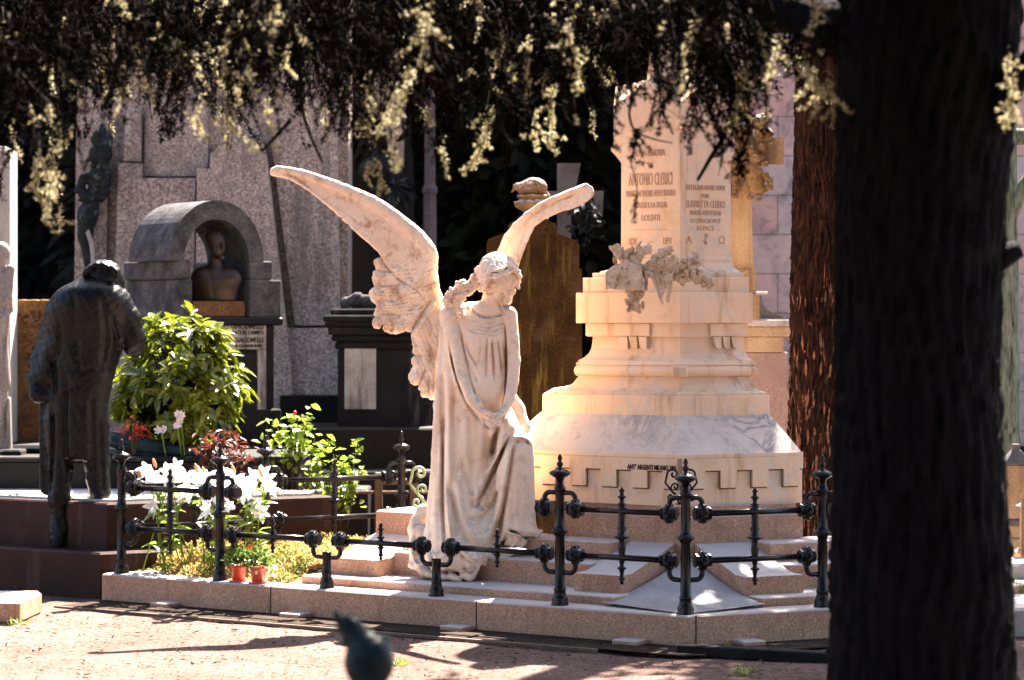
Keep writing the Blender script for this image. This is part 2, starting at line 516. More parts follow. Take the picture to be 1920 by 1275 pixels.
M_arch = stone("blackened_arch_stone", (.028,.027,.030), (.11,.104,.108), grain=(.6,1.2), gscale=70, big=7, bmp=.55, bdist=.008,
               stain=((.03,.028,.03), 5, .9), stain_lo=.5, rough=.9)
M_panel = stone("stained_marble_panel", (.34,.31,.29), (.50,.46,.43), grain=(.75,1.08), gscale=110, big=6, bmp=.25,
                streak=((.06,.055,.06), 10, .45), rough=.6)
M_rusty = stone("lichened_brown_stone", (.11,.05,.022), (.19,.10,.045), grain=(.6,1.2), gscale=60, big=5, bmp=.7, bdist=.01,
                stain=((.06,.045,.03), 7, .8), stain_lo=.5, streak=((.10,.12,.07), 5, .58), rough=.9)
M_mossy = stone("mossy_brown_stone", (.010,.005,.002), (.034,.017,.005), grain=(.5,1.3), gscale=70, big=5, bmp=.5, bdist=.006,
                streak=((.085,.062,.014), 14, .54), stain=((.04,.028,.018), 5, .7), stain_lo=.52, moss_or_sky=((.5,.46,.42), 60), rough=.9)
M_ochre = stone("ochre_stone", (.26,.17,.095), (.36,.26,.16), grain=(.75,1.1), gscale=80, big=4, bmp=.35,
                streak=((.16,.10,.06), 8, .52), rough=.8)
M_mauve = stone("mauve_granite", (.20,.135,.12), (.27,.19,.17), grain=(.7,1.15), gscale=120, big=4, bmp=.2,
                streak=((.45,.36,.32), 5, .62), rough=.6)
M_bronze = metal("dark_bronze", (.0012,.0012,.0015), (.005,.0045,.005), rough=.38, metallic=.0, scale=14, spec=.16, bmp=.6, bdist=.008, patina=((.007,.0075,.009), 5, .56))
M_green_bronze = metal("verdigris_bronze", (.005,.006,.006), (.014,.018,.018), rough=.6, metallic=.0, spec=.15, scale=20, patina=((.12,.17,.14), 9, .56), bmp=.6, bdist=.006)
M_blue_bronze = metal("blue_green_bronze", (.004,.010,.013), (.014,.034,.042), rough=.5, metallic=.0, spec=.15, scale=10, bmp=.3)
M_iron = metal("painted_iron", (.006,.0055,.007), (.016,.012,.012), rough=.24, metallic=.0, scale=25, spec=.2, bmp=.35, bdist=.002, patina=((.035,.018,.012), 18, .6))
M_iron_rust = metal("rusted_iron", (.06,.03,.018), (.11,.06,.035), rough=.55, metallic=.1, scale=30, bmp=.35)
M_iron_green = metal("green_painted_iron", (.10,.13,.07), (.20,.24,.14), rough=.6, scale=60, bmp=.3)
M_letters = metal("incised_letters", (.46,.27,.18), (.56,.36,.26), rough=.9, spec=.1)
M_letters_dark = metal("dark_letters", (.02,.014,.014), (.035,.022,.02), rough=.8, spec=.2)
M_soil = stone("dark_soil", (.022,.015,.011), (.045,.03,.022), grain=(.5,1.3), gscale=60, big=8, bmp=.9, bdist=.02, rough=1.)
M_gravel_white = stone("white_gravel", (.5,.48,.46), (.66,.63,.6), grain=(.5,1.2), gscale=110, big=20, bmp=1., bdist=.02, rough=.9)
M_clay = stone("terracotta_plastic", (.55,.075,.035), (.62,.10,.05), grain=(.9,1.05), gscale=60, big=4, bmp=.05, rough=.4, spec=.5)

def mat_ground():
    m, nt, b = mat_new("path_gravel")
    v = coords(nt)
    c = ramp(nt, noise(nt, v, 1.4, 5, .6), [(.3, (.112,.075,.064)), (.7, (.178,.130,.113))])
    c = mixc(nt, 1., c, ramp(nt, noise(nt, v, 26, 4, .7), [(.32, (.62,.54,.50)), (.6, (1.06,1.04,1.04))]), 'MULTIPLY')
    c = mixc(nt, 1., c, ramp(nt, noise(nt, v, 110, 3, .75), [(.38, (.36,.29,.26)), (.5, (.95,.93,.92)), (.62, (1.2,1.2,1.2))]), 'MULTIPLY')
    # moss and fallen needles in patches
    c = mixc(nt, ramp(nt, noise(nt, v, 5, 5, .75), [(.62, 0.), (.74, .8)]), c, (.17,.10,.06))
    nt.links.new(c, b.inputs["Base Color"]); b.inputs["Roughness"].default_value = .95; b.inputs["Specular IOR Level"].default_value = .04
    h = mixc(nt, .5, noise(nt, v, 55, 5, .75), noise(nt, v, 9, 3, .6))
    bump(nt, b, h, .9, .03)
    return m
M_ground = mat_ground()

def mat_bark(name, c1, c2, sc=1.0, bmp=1.0, dist=.05):
    m, nt, b = mat_new(name)
    v = coords(nt, (1, 1, .16))
    n1 = noise(nt, v, 26 * sc, 6, .65, .8); n2 = noise(nt, v, 80 * sc, 4, .6)
    f = mixc(nt, .35, n1, n2)
    c = ramp(nt, f, [(.38, tuple(q * .25 for q in c1)), (.47, c1), (.66, c2)])
    nt.links.new(c, b.inputs["Base Color"]); b.inputs["Roughness"].default_value = .9; b.inputs["Specular IOR Level"].default_value = .05
    bump(nt, b, f, bmp, dist)
    return m
M_bark_dark = mat_bark("dark_cedar_bark", (.006,.006,.0075), (.012,.0115,.0125))
M_bark_red = mat_bark("red_cypress_bark", (.012,.006,.005), (.062,.027,.016), 1.1, 1.0, .06)
M_flake = metal("loose_red_bark", (.025,.012,.008), (.18,.08,.045), rough=.9, spec=.2)
M_twig = metal("twig_bark", (.008,.005,.004), (.022,.013,.010), rough=.9, spec=.05)
M_needles = leafmat("sunlit_cedar_needles", (.36,.31,.13), (.76,.70,.45), trans=.30, rough=.5, scale=14, blotch=((.34,.22,.10), 25, .62))  # cream copy, colour of the sprays caught by the sun
M_needles_shaded = leafmat("shaded_cedar_needles", (.0015,.0018,.0012), (.0035,.0036,.0022), trans=.08, rough=.9, scale=14, spec=.0, blotch=((.030,.018,.006), 30, .68))  # near-black copy, shade put into the colour of the unlit sprays
M_needles_dark = leafmat("sky_block_dark_leaves", (.004,.0055,.004), (.010,.012,.007), trans=.0, rough=.8, scale=4, spec=.08)
M_aucuba = leafmat("variegated_bush_leaves", (.016,.04,.004), (.20,.23,.008), trans=.4, rough=.28, scale=9, spec=.6, blotch=((.5,.48,.05), 110, .60))
M_rose_leaf = leafmat("rose_leaves", (.13,.21,.02), (.26,.34,.04), trans=.45, rough=.3, scale=22, spec=.5)
M_lily_leaf = leafmat("lily_leaves", (.12,.20,.02), (.25,.33,.05), trans=.4, rough=.35, scale=20)
M_petal_white = leafmat("white_petals", (.78,.78,.80), (.86,.85,.86), trans=.35, rough=.5, scale=20, spec=.3)
M_petal_blush = leafmat("blush_petals", (.62,.50,.50), (.74,.62,.62), trans=.3, rough=.5, scale=30)
M_bud = leafmat("orange_buds", (.62,.28,.12), (.72,.40,.20), trans=.3, rough=.5, scale=20)
M_red_leaf = leafmat("dark_red_leaves", (.05,.010,.007), (.13,.030,.015), trans=.4, rough=.4, scale=24)
M_red_petal = leafmat("red_petals", (.42,.02,.015), (.58,.06,.03), trans=.3, rough=.45, scale=24)
M_sedum = leafmat("ground_cover", (.30,.24,.07), (.50,.36,.15), trans=.35, rough=.6, scale=12, spec=.2, blotch=((.14,.16,.03), 6, .55))
M_grass = leafmat("green_tuft", (.14,.22,.03), (.30,.34,.07), trans=.35, rough=.5, scale=20)

def mat_banded():
    """mausoleum wall: courses of grey-pink veined marble with thin joints, alternately pink"""
    m, nt, b = mat_new("banded_marble")
    g = nd(nt, "ShaderNodeNewGeometry"); sp = nd(nt, "ShaderNodeSeparateXYZ"); nt.links.new(g.outputs["Position"], sp.inputs[0])
    cb = nd(nt, "ShaderNodeCombineXYZ"); nt.links.new(sp.outputs[0], cb.inputs[0]); nt.links.new(sp.outputs[2], cb.inputs[1])
    br = nd(nt, "ShaderNodeTexBrick"); nt.links.new(cb.outputs[0], br.inputs["Vector"])
    br.inputs["Scale"].default_value = 1.0; br.inputs["Mortar Size"].default_value = .006; br.inputs["Brick Width"].default_value = 1.15
    br.inputs["Row Height"].default_value = .34; br.offset = .37; br.squash = 1.0
    br.inputs["Color1"].default_value = (.38, .34, .34, 1); br.inputs["Color2"].default_value = (.46, .29, .26, 1); br.inputs["Mortar"].default_value = (.16, .13, .13, 1)
    v = coords(nt)
    w = noise(nt, v, 3.0, 7, .65, 1.4)
    c = mixc(nt, 1., br.outputs[0], ramp(nt, w, [(.33, (.45, .46, .52)), (.46, (.95, .93, .93)), (.62, (1.15, 1.10, 1.06))]), 'MULTIPLY')
    c = mixc(nt, 1., c, ramp(nt, noise(nt, v, 90, 2, .6), [(.35, .85), (.65, 1.08)]), 'MULTIPLY')
    nt.links.new(c, b.inputs["Base Color"]); b.inputs["Roughness"].default_value = .45
    bump(nt, b, br.outputs["Fac"], -.4, .01)
    return m
M_banded = mat_banded()

M_garland = stone("stained_garland_marble", (.50,.34,.20), (.70,.54,.40), grain=(.8,1.08), gscale=120, big=14, bmp=.35, stain=((.20,.11,.05), 16, .8), stain_lo=.50)
# ------------------------------------------------------------------ ground
def build_ground():
    n = 150
    xs = np.linspace(-3.6, 3.6, n); ys = np.linspace(10.8, 16.2, n)
    # one sheet that reaches far past everything; finely divided where it is seen
    xs = np.concatenate([[-60, -20, -8], xs, [8, 20, 60]]); ys = np.concatenate([[-40, -10, 4, 8], ys, [19, 25, 40, 120]])
    Xg, Yg = np.meshgrid(xs, ys, indexing='ij')
    Zg = .008 * np.sin(Xg * 2.1 + .6) * np.cos(Yg * 1.7) + .004 * np.sin(Xg * 9 + np.sin(Yg * 7) * 2) * np.sin(Yg * 11 + 1.3) - .008
    V = np.stack([Xg.ravel(), Yg.ravel(), Zg.ravel()], 1); nx, ny = len(xs), len(ys)
    i, j = np.meshgrid(np.arange(nx - 1), np.arange(ny - 1), indexing='ij'); a = (i * ny + j).ravel()
    o = np_mesh("ground", V, quads=np.stack([a, a + ny, a + ny + 1, a + 1], 1), mat=M_ground, smooth=True)
    tag(o, None, None, kind="structure")
build_ground()

C0 = Vector((.867, 13.0)); dL = Vector((-.831, .556)); nL = Vector((.556, .831)); dR = Vector((.911, .412)); nR = Vector((-.412, .911))
def PL(t, d): return C0 + dL * t + nL * d      # t metres along the front-left side, d metres in
def PR(s, d): return C0 + dR * s + nR * d
def CC(d): return C0 + Vector((.094, 1.14)) * d
ZP = .16

def plot_plinth():
    root = empty("granite_plinth", (.4, 15, 0), "long pink granite plinth with a pointed front corner, carrying the angel and tall monument", "plinth")
    L = Vector((-2.40, 15.19)); B1 = Vector((.25, 17.05)); B2 = Vector((2.9, 17.0)); R = C0 + dR * 2.7
    # the platform, left open over the planting bed
    bed_a, bed_b = PL(2.67, .16), Vector((-.80, 16.15))
    poly = [tuple(C0), tuple(R), tuple(B2), tuple(B1), tuple(bed_b), tuple(bed_a), tuple(PL(2.67, 0))]
    MB().prism(poly, -.03, ZP, .008).build("platform", M_pink, root)
    def strip(p0, p1, w, inn, name="kerb_stone"):
        p0, p1 = Vector(p0), Vector(p1); inn = Vector(inn).normalized() * w
        MB().prism([tuple(p0), tuple(p1), tuple(p1 + inn), tuple(p0 + inn)], -.03, ZP, .008).build(name, M_pink, root)
    strip(PL(2.675, 0), PL(3.925, 0), .16, nL)
    u = (B1 - L).normalized(); q = Vector((u.y, -u.x))
    strip(L + u * .14 + q * .0, L + u * 1.75, .14, q)
    # dark strip painting in the deep shade of the gutter beside the plinth
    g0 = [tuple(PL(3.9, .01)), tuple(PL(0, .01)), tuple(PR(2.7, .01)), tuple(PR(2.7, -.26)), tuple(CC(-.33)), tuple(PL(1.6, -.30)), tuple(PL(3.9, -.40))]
    m = MB(); m.add([(x, y, .008) for x, y in g0], [tuple(range(len(g0)))]); gg = m.build("gutter_shade", M_soil); gg["kind"] = "structure"
    # little footing stones that stick out along the base
    for px, py, w in ((322, 1120, .14), (565, 1147, .14), (868, 1173, .15), (1192, 1199, .15), (1395, 1192, .13)):
        if px < 1250:
            k = (px - CX) / FPX; t = (C0.x - k * C0.y) / (.831 + .556 * k); p = PL(t, -.05); rz = math.atan2(dL.y, dL.x)
        else:
            k = (px - CX) / FPX; s = (k * C0.y - C0.x) / (.911 - .412 * k); p = PR(s, -.05); rz = math.atan2(dR.y, dR.x)
        MB().box((p.x, p.y, -.02), (w, .12, .05), rz, .006).build("footing_stone", M_pink, root)
    # planting bed
    bedpoly = [tuple(PL(2.68, .17)), tuple(PL(3.86, .17)), tuple(L + u * .3 + q * .15), tuple(L + u * 1.7 + q * .15), tuple(bed_b)]
    MB().prism(bedpoly, -.02, .125).build("bed_soil", M_soil, root)
    # steps, cheek walls and the ramp at the corner
    def flight(P_, a, b, name="step"):
        for d, z0, z1, dd in ((.20, ZP, .205, .36), (.52, ZP, .335, .24), (.72, ZP, .435, .30)):
            z0 = ZP - .01
            aa, bb = (a - .34, b + .41) if d == .20 else (a, b)
            MB().prism([tuple(P_(aa, d)), tuple(P_(bb, d)), tuple(P_(bb, d + dd + .0)), tuple(P_(aa, d + dd))], z0, z1, .006).build(name, M_pink, root)
    flight(PL, .89, 2.19); flight(PR, .90, 2.2)
    def cheek(P_, a, b, d0=.36, d1=.97, z0=.298, z1=.438):
        vs = []
        for d, zt in ((d0, z0), (d0 + .12, z0 + .002), (d1, z1)):
            for t in (a, b):
                p = P_(t, d); vs += [(p.x, p.y, ZP - .01), (p.x, p.y, zt)]
        # index: row*4 + (0 a-bottom,1 a-top,2 b-bottom,3 b-top)
        f = []
        for r in (0, 1):
            o = r * 4
            f += [(o + 1, o + 3, o + 7, o + 5), (o, o + 1, o + 5, o + 4), (o + 2, o + 6, o + 7, o + 3)]
        f += [(0, 2, 3, 1), (8, 9, 11, 10), (0, 4, 8, 10, 6, 2)]
        m = MB(); m.add(vs, f); o = m.build("cheek_wall", M_pink, root)
    cheek(PL, .60, .888); cheek(PL, 2.192, 2.56); cheek(PR, .555, .898)
    # the sloping ramp between the two cheek walls
    A, B, Fp, ap = PL(.598, .16), PR(.553, .16), CC(.05), CC(.95)
    n = 10; vs = []; fs = []
    for i in range(n + 1):
        t = i / n; zz = ZP + .004 + .20 * (t ** 1.5)
        l = A.lerp(ap, t); r = B.lerp(ap, t); c = Fp.lerp(ap, t)
        vs += [(l.x, l.y, zz + .015 * (1 - t)), (c.x, c.y, zz), (r.x, r.y, zz + .015 * (1 - t))]
    for i in range(n):
        for j in (0, 1): fs.append((i * 3 + j, i * 3 + j + 1, (i + 1) * 3 + j + 1, (i + 1) * 3 + j))
    m = MB(); m.add(vs, fs, True); m.build("corner_ramp", M_ramp, root)
    # granite core under the marble pedestal
    core = [tuple(CC(.93)), tuple(PR(1.23, .93)), tuple(PR(1.23, .93) + Vector((-.05, 1.2))), (.95, 16.6), tuple(PL(1.32, .93) + Vector((.12, .9))), tuple(PL(1.32, .93))]
    MB().prism(core, ZP - .01, .575, .006).build("granite_core", M_pink, root)
    core2 = offset_poly(core, -.035)
    MB().prism(core2, .575, .632, .006).build("granite_core", M_pink, root)
    # low block at the left with the scroll ornament
    MB().box((-.50, 15.16, ZP - .01), (.44, .4, .385), math.radians(-33.8), .01).build("side_block", M_pink, root)
    # joints: thin dark mortar slots across the plinth face
    for t in (1.27, 2.66):
        p = PL(t, .004)
        MB().box((p.x, p.y, -.02), (.006, .012, ZP + .018), math.atan2(dL.y, dL.x)).build("mortar_joint", M_letters_dark, root)
    p = PR(.06, .004); MB().box((p.x, p.y, -.02), (.006, .012, ZP + .018), math.atan2(dR.y, dR.x)).build("mortar_joint", M_letters_dark, root)
plot_plinth()

# ------------------------------------------------------------------ the tall marble monument
MX = 1275.0
def mring(l, r, py, D=None, y_extra=0.0):
    rm = r * 13.9 / FPX; e = (rm - .659) / .93
    Yf = 14.10 - 1.14 * e + y_extra; k0 = (MX - CX) / FPX
    F = Vector((k0 * Yf, Yf))
    k = (MX - l - CX) / FPX; t = (F.x - k * F.y) / (.831 + .556 * k)
    Lc = F + dL * t
    k = (MX + r - CX) / FPX; s = (k * F.y - F.x) / (.911 - .412 * k)
    Rc = F + dR * s
    dep = (Lc - Rc).length * .62
    B = F + Vector((0.05, dep * 1.75)); Lb = Lc + Vector((.04, dep * .8)); Rb = Rc + Vector((-.06, dep * .9))
    z = CAMZ - (py - HY) * Yf / FPX
    return [Vector((p.x, p.y, z)) for p in (F, Rc, Rb, B, Lb, Lc)]

def face_plate(F, D, pts, th, mat, name, parent, out):
    """flat raised plate on a vertical face: pts = (metres along D from F, z)"""
    D = Vector((D.x, D.y, 0)).normalized(); out = Vector((out.x, out.y, 0)).normalized()
    m = MB(); a = [Vector((F.x, F.y, 0)) + D * s + Vector((0, 0, z)) for s, z in pts]
    n = len(a); vs = [p - out * .004 for p in a] + [p + out * th for p in a]
    fs = [tuple(range(n, 2 * n)), tuple(range(n - 1, -1, -1))] + [(i, (i + 1) % n, n + (i + 1) % n, n + i) for i in range(n)]
    m.add(vs, fs); return m.build(name, mat, parent)

def text_mesh(body, size, mat, name, parent, origin, xdir, ndir, width=None, align='CENTER', bold=0.0, depth=.0025):
    cu = bpy.data.curves.new(name, 'FONT'); cu.body = body; cu.size = size; cu.align_x = align; cu.align_y = 'CENTER'
    cu.extrude = depth; cu.offset = bold; cu.resolution_u = 2
    o = bpy.data.objects.new(name, cu); COL.objects.link(o)
    bpy.context.view_layer.update()
    me = bpy.data.meshes.new_from_object(o.evaluated_get(bpy.context.evaluated_depsgraph_get()))
    bpy.data.objects.remove(o); bpy.data.curves.remove(cu)
    xs = [v.co.x for v in me.vertices] or [0]; w = max(xs) - min(xs)
    sx = width / w if width and w > 0 else 1.0
    xd = Vector(xdir).normalized(); n = Vector(ndir).normalized(); up = Vector((0, 0, 1))
    org = Vector(origin)
    for v in me.vertices: v.co = org + xd * (v.co.x * sx) + up * v.co.y + n * v.co.z
    me.name = name
    return link_mesh(name, me, mat, parent)

M_relief_shade = metal('relief_shade', (.12,.055,.03), (.2,.10,.05), rough=.95, spec=.1)  # brown painted in for the shadow lines of the key relief
def monument():
    root = empty("marble_monument", (.95, 14.5, .63), "tall cream marble monument with an inscribed stele on a stepped, moulded pedestal", "monument")
    D3 = Vector
    def loft(rows, name, mat):
        rs = [mring(*r) for r in rows]
        return MB().rings(rs).build(name, mat, root)
    # base block with the key pattern
    base = [(338, 229, 950), (338, 229, 862), (340, 231, 860), (340, 231, 853)]
    loft(base, "base_block", M_marble)
    loft([(337, 229, 853), (336, 227, 851), (262, 167, 779)], "sloping_base", M_marble_grey)
    loft([(258, 168, 780), (258, 168, 745), (256, 167, 743)], "plinth_block", M_marble)
    rows = [(248, 162, 744), (248, 162, 738), (244, 159, 736.5), (228, 150, 734), (212, 143, 729), (200, 138, 721), (194, 134, 713), (190, 132, 707.5), (194, 135, 707), (196, 140, 705.5),
            (198, 144, 702), (199, 146, 697), (198, 145, 692), (195, 142, 688), (192, 140, 686), (195, 142, 685.5), (195, 142, 683), (190, 139, 679), (192, 139, 678), (180, 130, 672), (171, 124, 664), (166, 120, 654), (164, 119, 640), (163, 118.5, 630)]
    loft(rows, "moulded_base", M_marble)
    loft([(175, 125.5, 631.5), (175, 125.5, 606)], "frieze_block", M_marble)
    loft([(194, 135, 606), (195, 136, 604), (195, 136, 549), (194, 135, 547.5)], "cornice_block", M_marble)
    loft([(182, 129, 548), (182, 129, 520), (181, 128, 519)], "upper_slab", M_marble)
    loft([(164, 120, 519), (164, 120, 511), (163, 119, 510)], "upper_slab", M_marble)
    # stele: flared foot, shaft, corbelled head with gables
    rs = [(152, 114, 510.5), (150, 112, 508), (138, 107, 505), (127, 102, 500), (120, 99, 494), (117, 98, 489), (119, 99, 488), (119, 99, 482.5), (112, 96.5, 481), (110.5, 95.5, 479), (110, 95, 302),
          (113, 97, 297), (120, 100, 288), (126, 103, 281), (129, 105, 277), (129, 105, 271), (125, 102, 270), (125, 102, 226)]
    rs = [(l, r, py, None, (1.14 * (r - 95) * 13.9 / FPX / .93 if py < 300 else 0)) for l, r, py in rs]
    loft(rs, "stele", M_marble)
    # gabled head
    top = mring(124.5, 101.5, 226, None, 1.14 * 6.5 * 13.9 / FPX / .93); F, Rc, Rb, B, Lb, Lc = top
    zc = lambda py: CAMZ - (py - HY) * F.y / FPX
    pts = top; m = MB(); n = 6
    ctr = Vector((sum(p.x for p in pts) / 6, sum(p.y for p in pts) / 6, zc(128)))
    low = [Vector((p.x, p.y, zc(226))) for p in pts]; cor = [Vector((p.x, p.y, zc(192))) for p in pts]
    mids = [((pts[i] + pts[(i + 1) % n]) / 2) for i in range(n)]; mids = [Vector((p.x, p.y, zc(150))) for p in mids]
    ml = [Vector((p.x, p.y, zc(226))) for p in mids]
    vs = low + cor + mids + ml + [ctr + Vector((0, 0, .0))]
    fs = []
    for i in range(n):
        j = (i + 1) % n
        fs += [(i, 3 * n + i, 2 * n + i, n + i), (3 * n + i, j, n + j, 2 * n + i), (n + i, 2 * n + i, 4 * n), (2 * n + i, n + j, 4 * n)]
    m.add(vs, fs); m.build("gabled_head", M_marble, root)
    m = MB(); c2 = (ctr.x, ctr.y, zc(175))
    m.box((c2[0], c2[1], zc(190)), (.30, .30, zc(150) - zc(190)), math.radians(20), .01); m.box((c2[0], c2[1], zc(150) + .001), (.35, .35, .03), math.radians(20), .008); m.box((c2[0], c2[1], zc(150) + .033), (.24, .24, .5), math.radians(20), .01, top=(.7, .7))
    m.build("finial", M_marble, root)
    # plates, key pattern, brackets
    FR = mring(340, 231, 900); F, Lc, Rc = FR[0], FR[5], FR[1]
    oL, oR = -nL, -nR
    zb = lambda py: CAMZ - (py - HY) * F.y / FPX
    LL, RR = (Lc - F).length, (Rc - F).length
    hi, lo, tp = zb(884), zb(917), zb(861)
    per = .198
    def key(Lmax, first):
        pts = [(.012, tp), (Lmax - .01, tp)]; s = Lmax - .01; edges = []
        x = first; lev = []
        x0 = .012; seq = [(x0, hi if first > 0 else lo)]
        b = first; level = hi
        seq = [(.012, lo)]
        while b < Lmax - .02:
            seq.append((b, level)); level = lo if level == hi else hi; b += per / 2
        out = [(.012, tp)]; prev = lo
        out.append((.012, seq[0][1]))
        for xx, lv in seq[1:]:
            out += [(xx, prev), (xx, lv)]; prev = lv
        out += [(Lmax - .01, prev), (Lmax - .01, tp)]
        return out
    for dd, oo, Lm, st in ((dL, oL, LL, .10), (dR, oR, RR, .145)):
        k_ = key(Lm, st); face_plate(F, dd, k_, .018, M_marble, "key_pattern_relief", root, oo)
        shade_strip = MB(); D3_ = Vector((dd.x, dd.y, 0)); O3 = Vector((oo.x, oo.y, 0))   # shadow lines painted below and beside the edges of the carving
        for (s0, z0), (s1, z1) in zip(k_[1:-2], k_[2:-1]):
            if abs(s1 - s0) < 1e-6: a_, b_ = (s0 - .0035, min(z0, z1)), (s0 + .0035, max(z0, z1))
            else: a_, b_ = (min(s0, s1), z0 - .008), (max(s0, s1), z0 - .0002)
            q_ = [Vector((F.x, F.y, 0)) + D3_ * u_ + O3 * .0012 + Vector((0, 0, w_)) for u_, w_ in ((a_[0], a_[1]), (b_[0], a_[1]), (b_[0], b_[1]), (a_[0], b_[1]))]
            shade_strip.add(q_ + [p_ - O3 * .003 for p_ in q_], [(0, 1, 2, 3), (0, 4, 5, 1), (3, 2, 6, 7), (1, 5, 6, 2), (0, 3, 7, 4)])
        shade_strip.build("carving_shade", M_relief_shade, root)
    for (rd, dd, oo, a, b, which) in ((mring(175, 125.5, 618), dL, oL, .19, None, 5), (mring(175, 125.5, 618), dR, oR, .185, None, 1)):
        Fq = rd[0]; LQ = (rd[which] - Fq).length; zq = lambda py: CAMZ - (py - HY) * Fq.y / FPX
        face_plate(Fq, dd, [(a, zq(607)), (LQ - .001, zq(607)), (LQ - .001, zq(630)), (a, zq(630))], .013, M_marble, "frieze_panel", root, oo)
        rn_ = mring(164, 119, 640); Fn = rn_[0]; Ln = (rn_[which] - Fn).length
        for k in range(3):
            s0 = (a + .01 + k * .062) if which == 5 else (a + .015 + k * .055)
            w = .055 if which == 5 else .048
            face_plate(Fn, dd, [(s0, zq(631.8)), (s0 + w * .96, zq(631.8)), (s0 + w, zq(654)), (s0 + w * .5, zq(654)), (s0 + w * .25, zq(650))] if which == 1 else
                       [(s0 + w, zq(631.8)), (s0 + .002, zq(631.8)), (s0, zq(654)), (s0 + w * .5, zq(654)), (s0 + w * .75, zq(650))], .03, M_marble, "bracket_tooth", root, oo)
    cr = mring(199, 147, 696)[0]
    MB().box((cr.x, cr.y + .03, CAMZ - (708 - HY) * cr.y / FPX), (.085, .1, .066), math.radians(-4), .008).build("corner_binder", M_marble, root)
    # inscriptions
    S = mring(110, 95.2, 400); F = S[0]; LL = (S[5] - F).length; RR = (S[1] - F).length
    z = lambda py: CAMZ - (py - HY) * (F.y + .1) / FPX
    cl = F + Vector((dL.x, dL.y, 0)) * (LL * .5) - Vector((nL.x, nL.y, 0)) * .0005; cr_ = F + Vector((dR.x, dR.y, 0)) * (RR * .5) - Vector((nR.x, nR.y, 0)) * .0005
    left = [("CARA MEMORIA", 287, 14, .19), ("DI", 310, 12, .03), ("ANTONIO CLERICI", 337, 26, .285), ("MARITO E PADRE AFFETTUOSO", 363, 13, .32), ("MOGLIE E LA FIGLIA", 385, 12, .22), ("DOLENTI", 409, 13, .12)]
    for tx, py, h, w in left:
        text_mesh(tx, h * 1.32 * 14.4 / FPX, M_letters, "inscription", root, (cl.x, cl.y, z(py)), -dL.to_3d(), -nL.to_3d(), w, bold=.0006)
    for tx, py, h, w, off in (("1828", 453, 16, .05, -.12), ("1891", 453, 16, .05, .11), ("—", 453, 14, .045, 0), ("———  —  ———", 430, 8, .22, 0)):
        p = cl - Vector((dL.x, dL.y, 0)) * off
        text_mesh(tx, h * 1.3 * 14.4 / FPX, M_letters, "inscription", root, (p.x, p.y, z(py)), -dL.to_3d(), -nL.to_3d(), w)
    right = [("ELETTA SUA MADRE ANNA", 353, 11, .25), ("PURE", 368, 9, .05), ("ELISABETTA CLERICI", 384, 15, .245), ("MOGLIE AFFETTUOSA", 400, 10, .2), ("LI COPRA LA PACE", 415, 9, .19), ("–  IN PACE  –", 429, 10, .18)]
    for tx, py, h, w in right:
        text_mesh(tx, h * 1.3 * 14.4 / FPX, M_letters, "inscription", root, (cr_.x, cr_.y, z(py)), dR.to_3d(), -nR.to_3d(), w)
    for tx, py, off in (("A", 451, -.105), ("Ω", 451, .105)):
        p = cr_ + Vector((dR.x, dR.y, 0)) * off
        text_mesh(tx, 16 * 1.3 * 14.4 / FPX, M_letters, "inscription", root, (p.x, p.y, z(py)), dR.to_3d(), -nR.to_3d())
    def chrism(cen, xd, nd_, py, sc):
        m = MB(); zc_ = z(py); xd = Vector((xd.x, xd.y, 0)); nn = Vector((nd_.x, nd_.y, 0)) * .002
        q = lambda a, b: Vector((cen.x, cen.y, zc_)) + xd * a * sc + Vector((0, 0, b * sc)) + nn
        m.tube([q(0, -1), q(0, 1)], .0022, 6)
        m.tube([q(0, .95)] + [q(.42 * math.sin(a) ** .8 if math.sin(a) > 0 else 0, .62 + .34 * math.cos(a)) for a in np.linspace(.1, 3.1, 9)], .0022, 6)
        m.tube([q(-.5, -.15), q(-.25, -.55), q(0, -.3), q(.45, -.85)], .002, 6); m.tube([q(.5, .1), q(0, -.1), q(-.15, -.8)], .0016, 6)
        m.build("monogram", M_letters, root)
    chrism(cl - Vector((dL.x, dL.y, 0)) * .0 + Vector((-.006, 0, 0)), -dL, -nL, 233, .045); chrism(cr_, dR, -nR, 449, .032)
    p = FR[0] + Vector((dL.x, dL.y, 0)) * .165 - Vector((nL.x, nL.y, 0)) * .0190
    text_mesh("ANT° ARGENTI MILANO 1891", 10 * 1.35 * 13.9 / FPX, M_letters_dark, "inscription", root, (p.x, p.y, zb(869.5)), -dL.to_3d(), -nL.to_3d(), .31, bold=.0008)
monument()

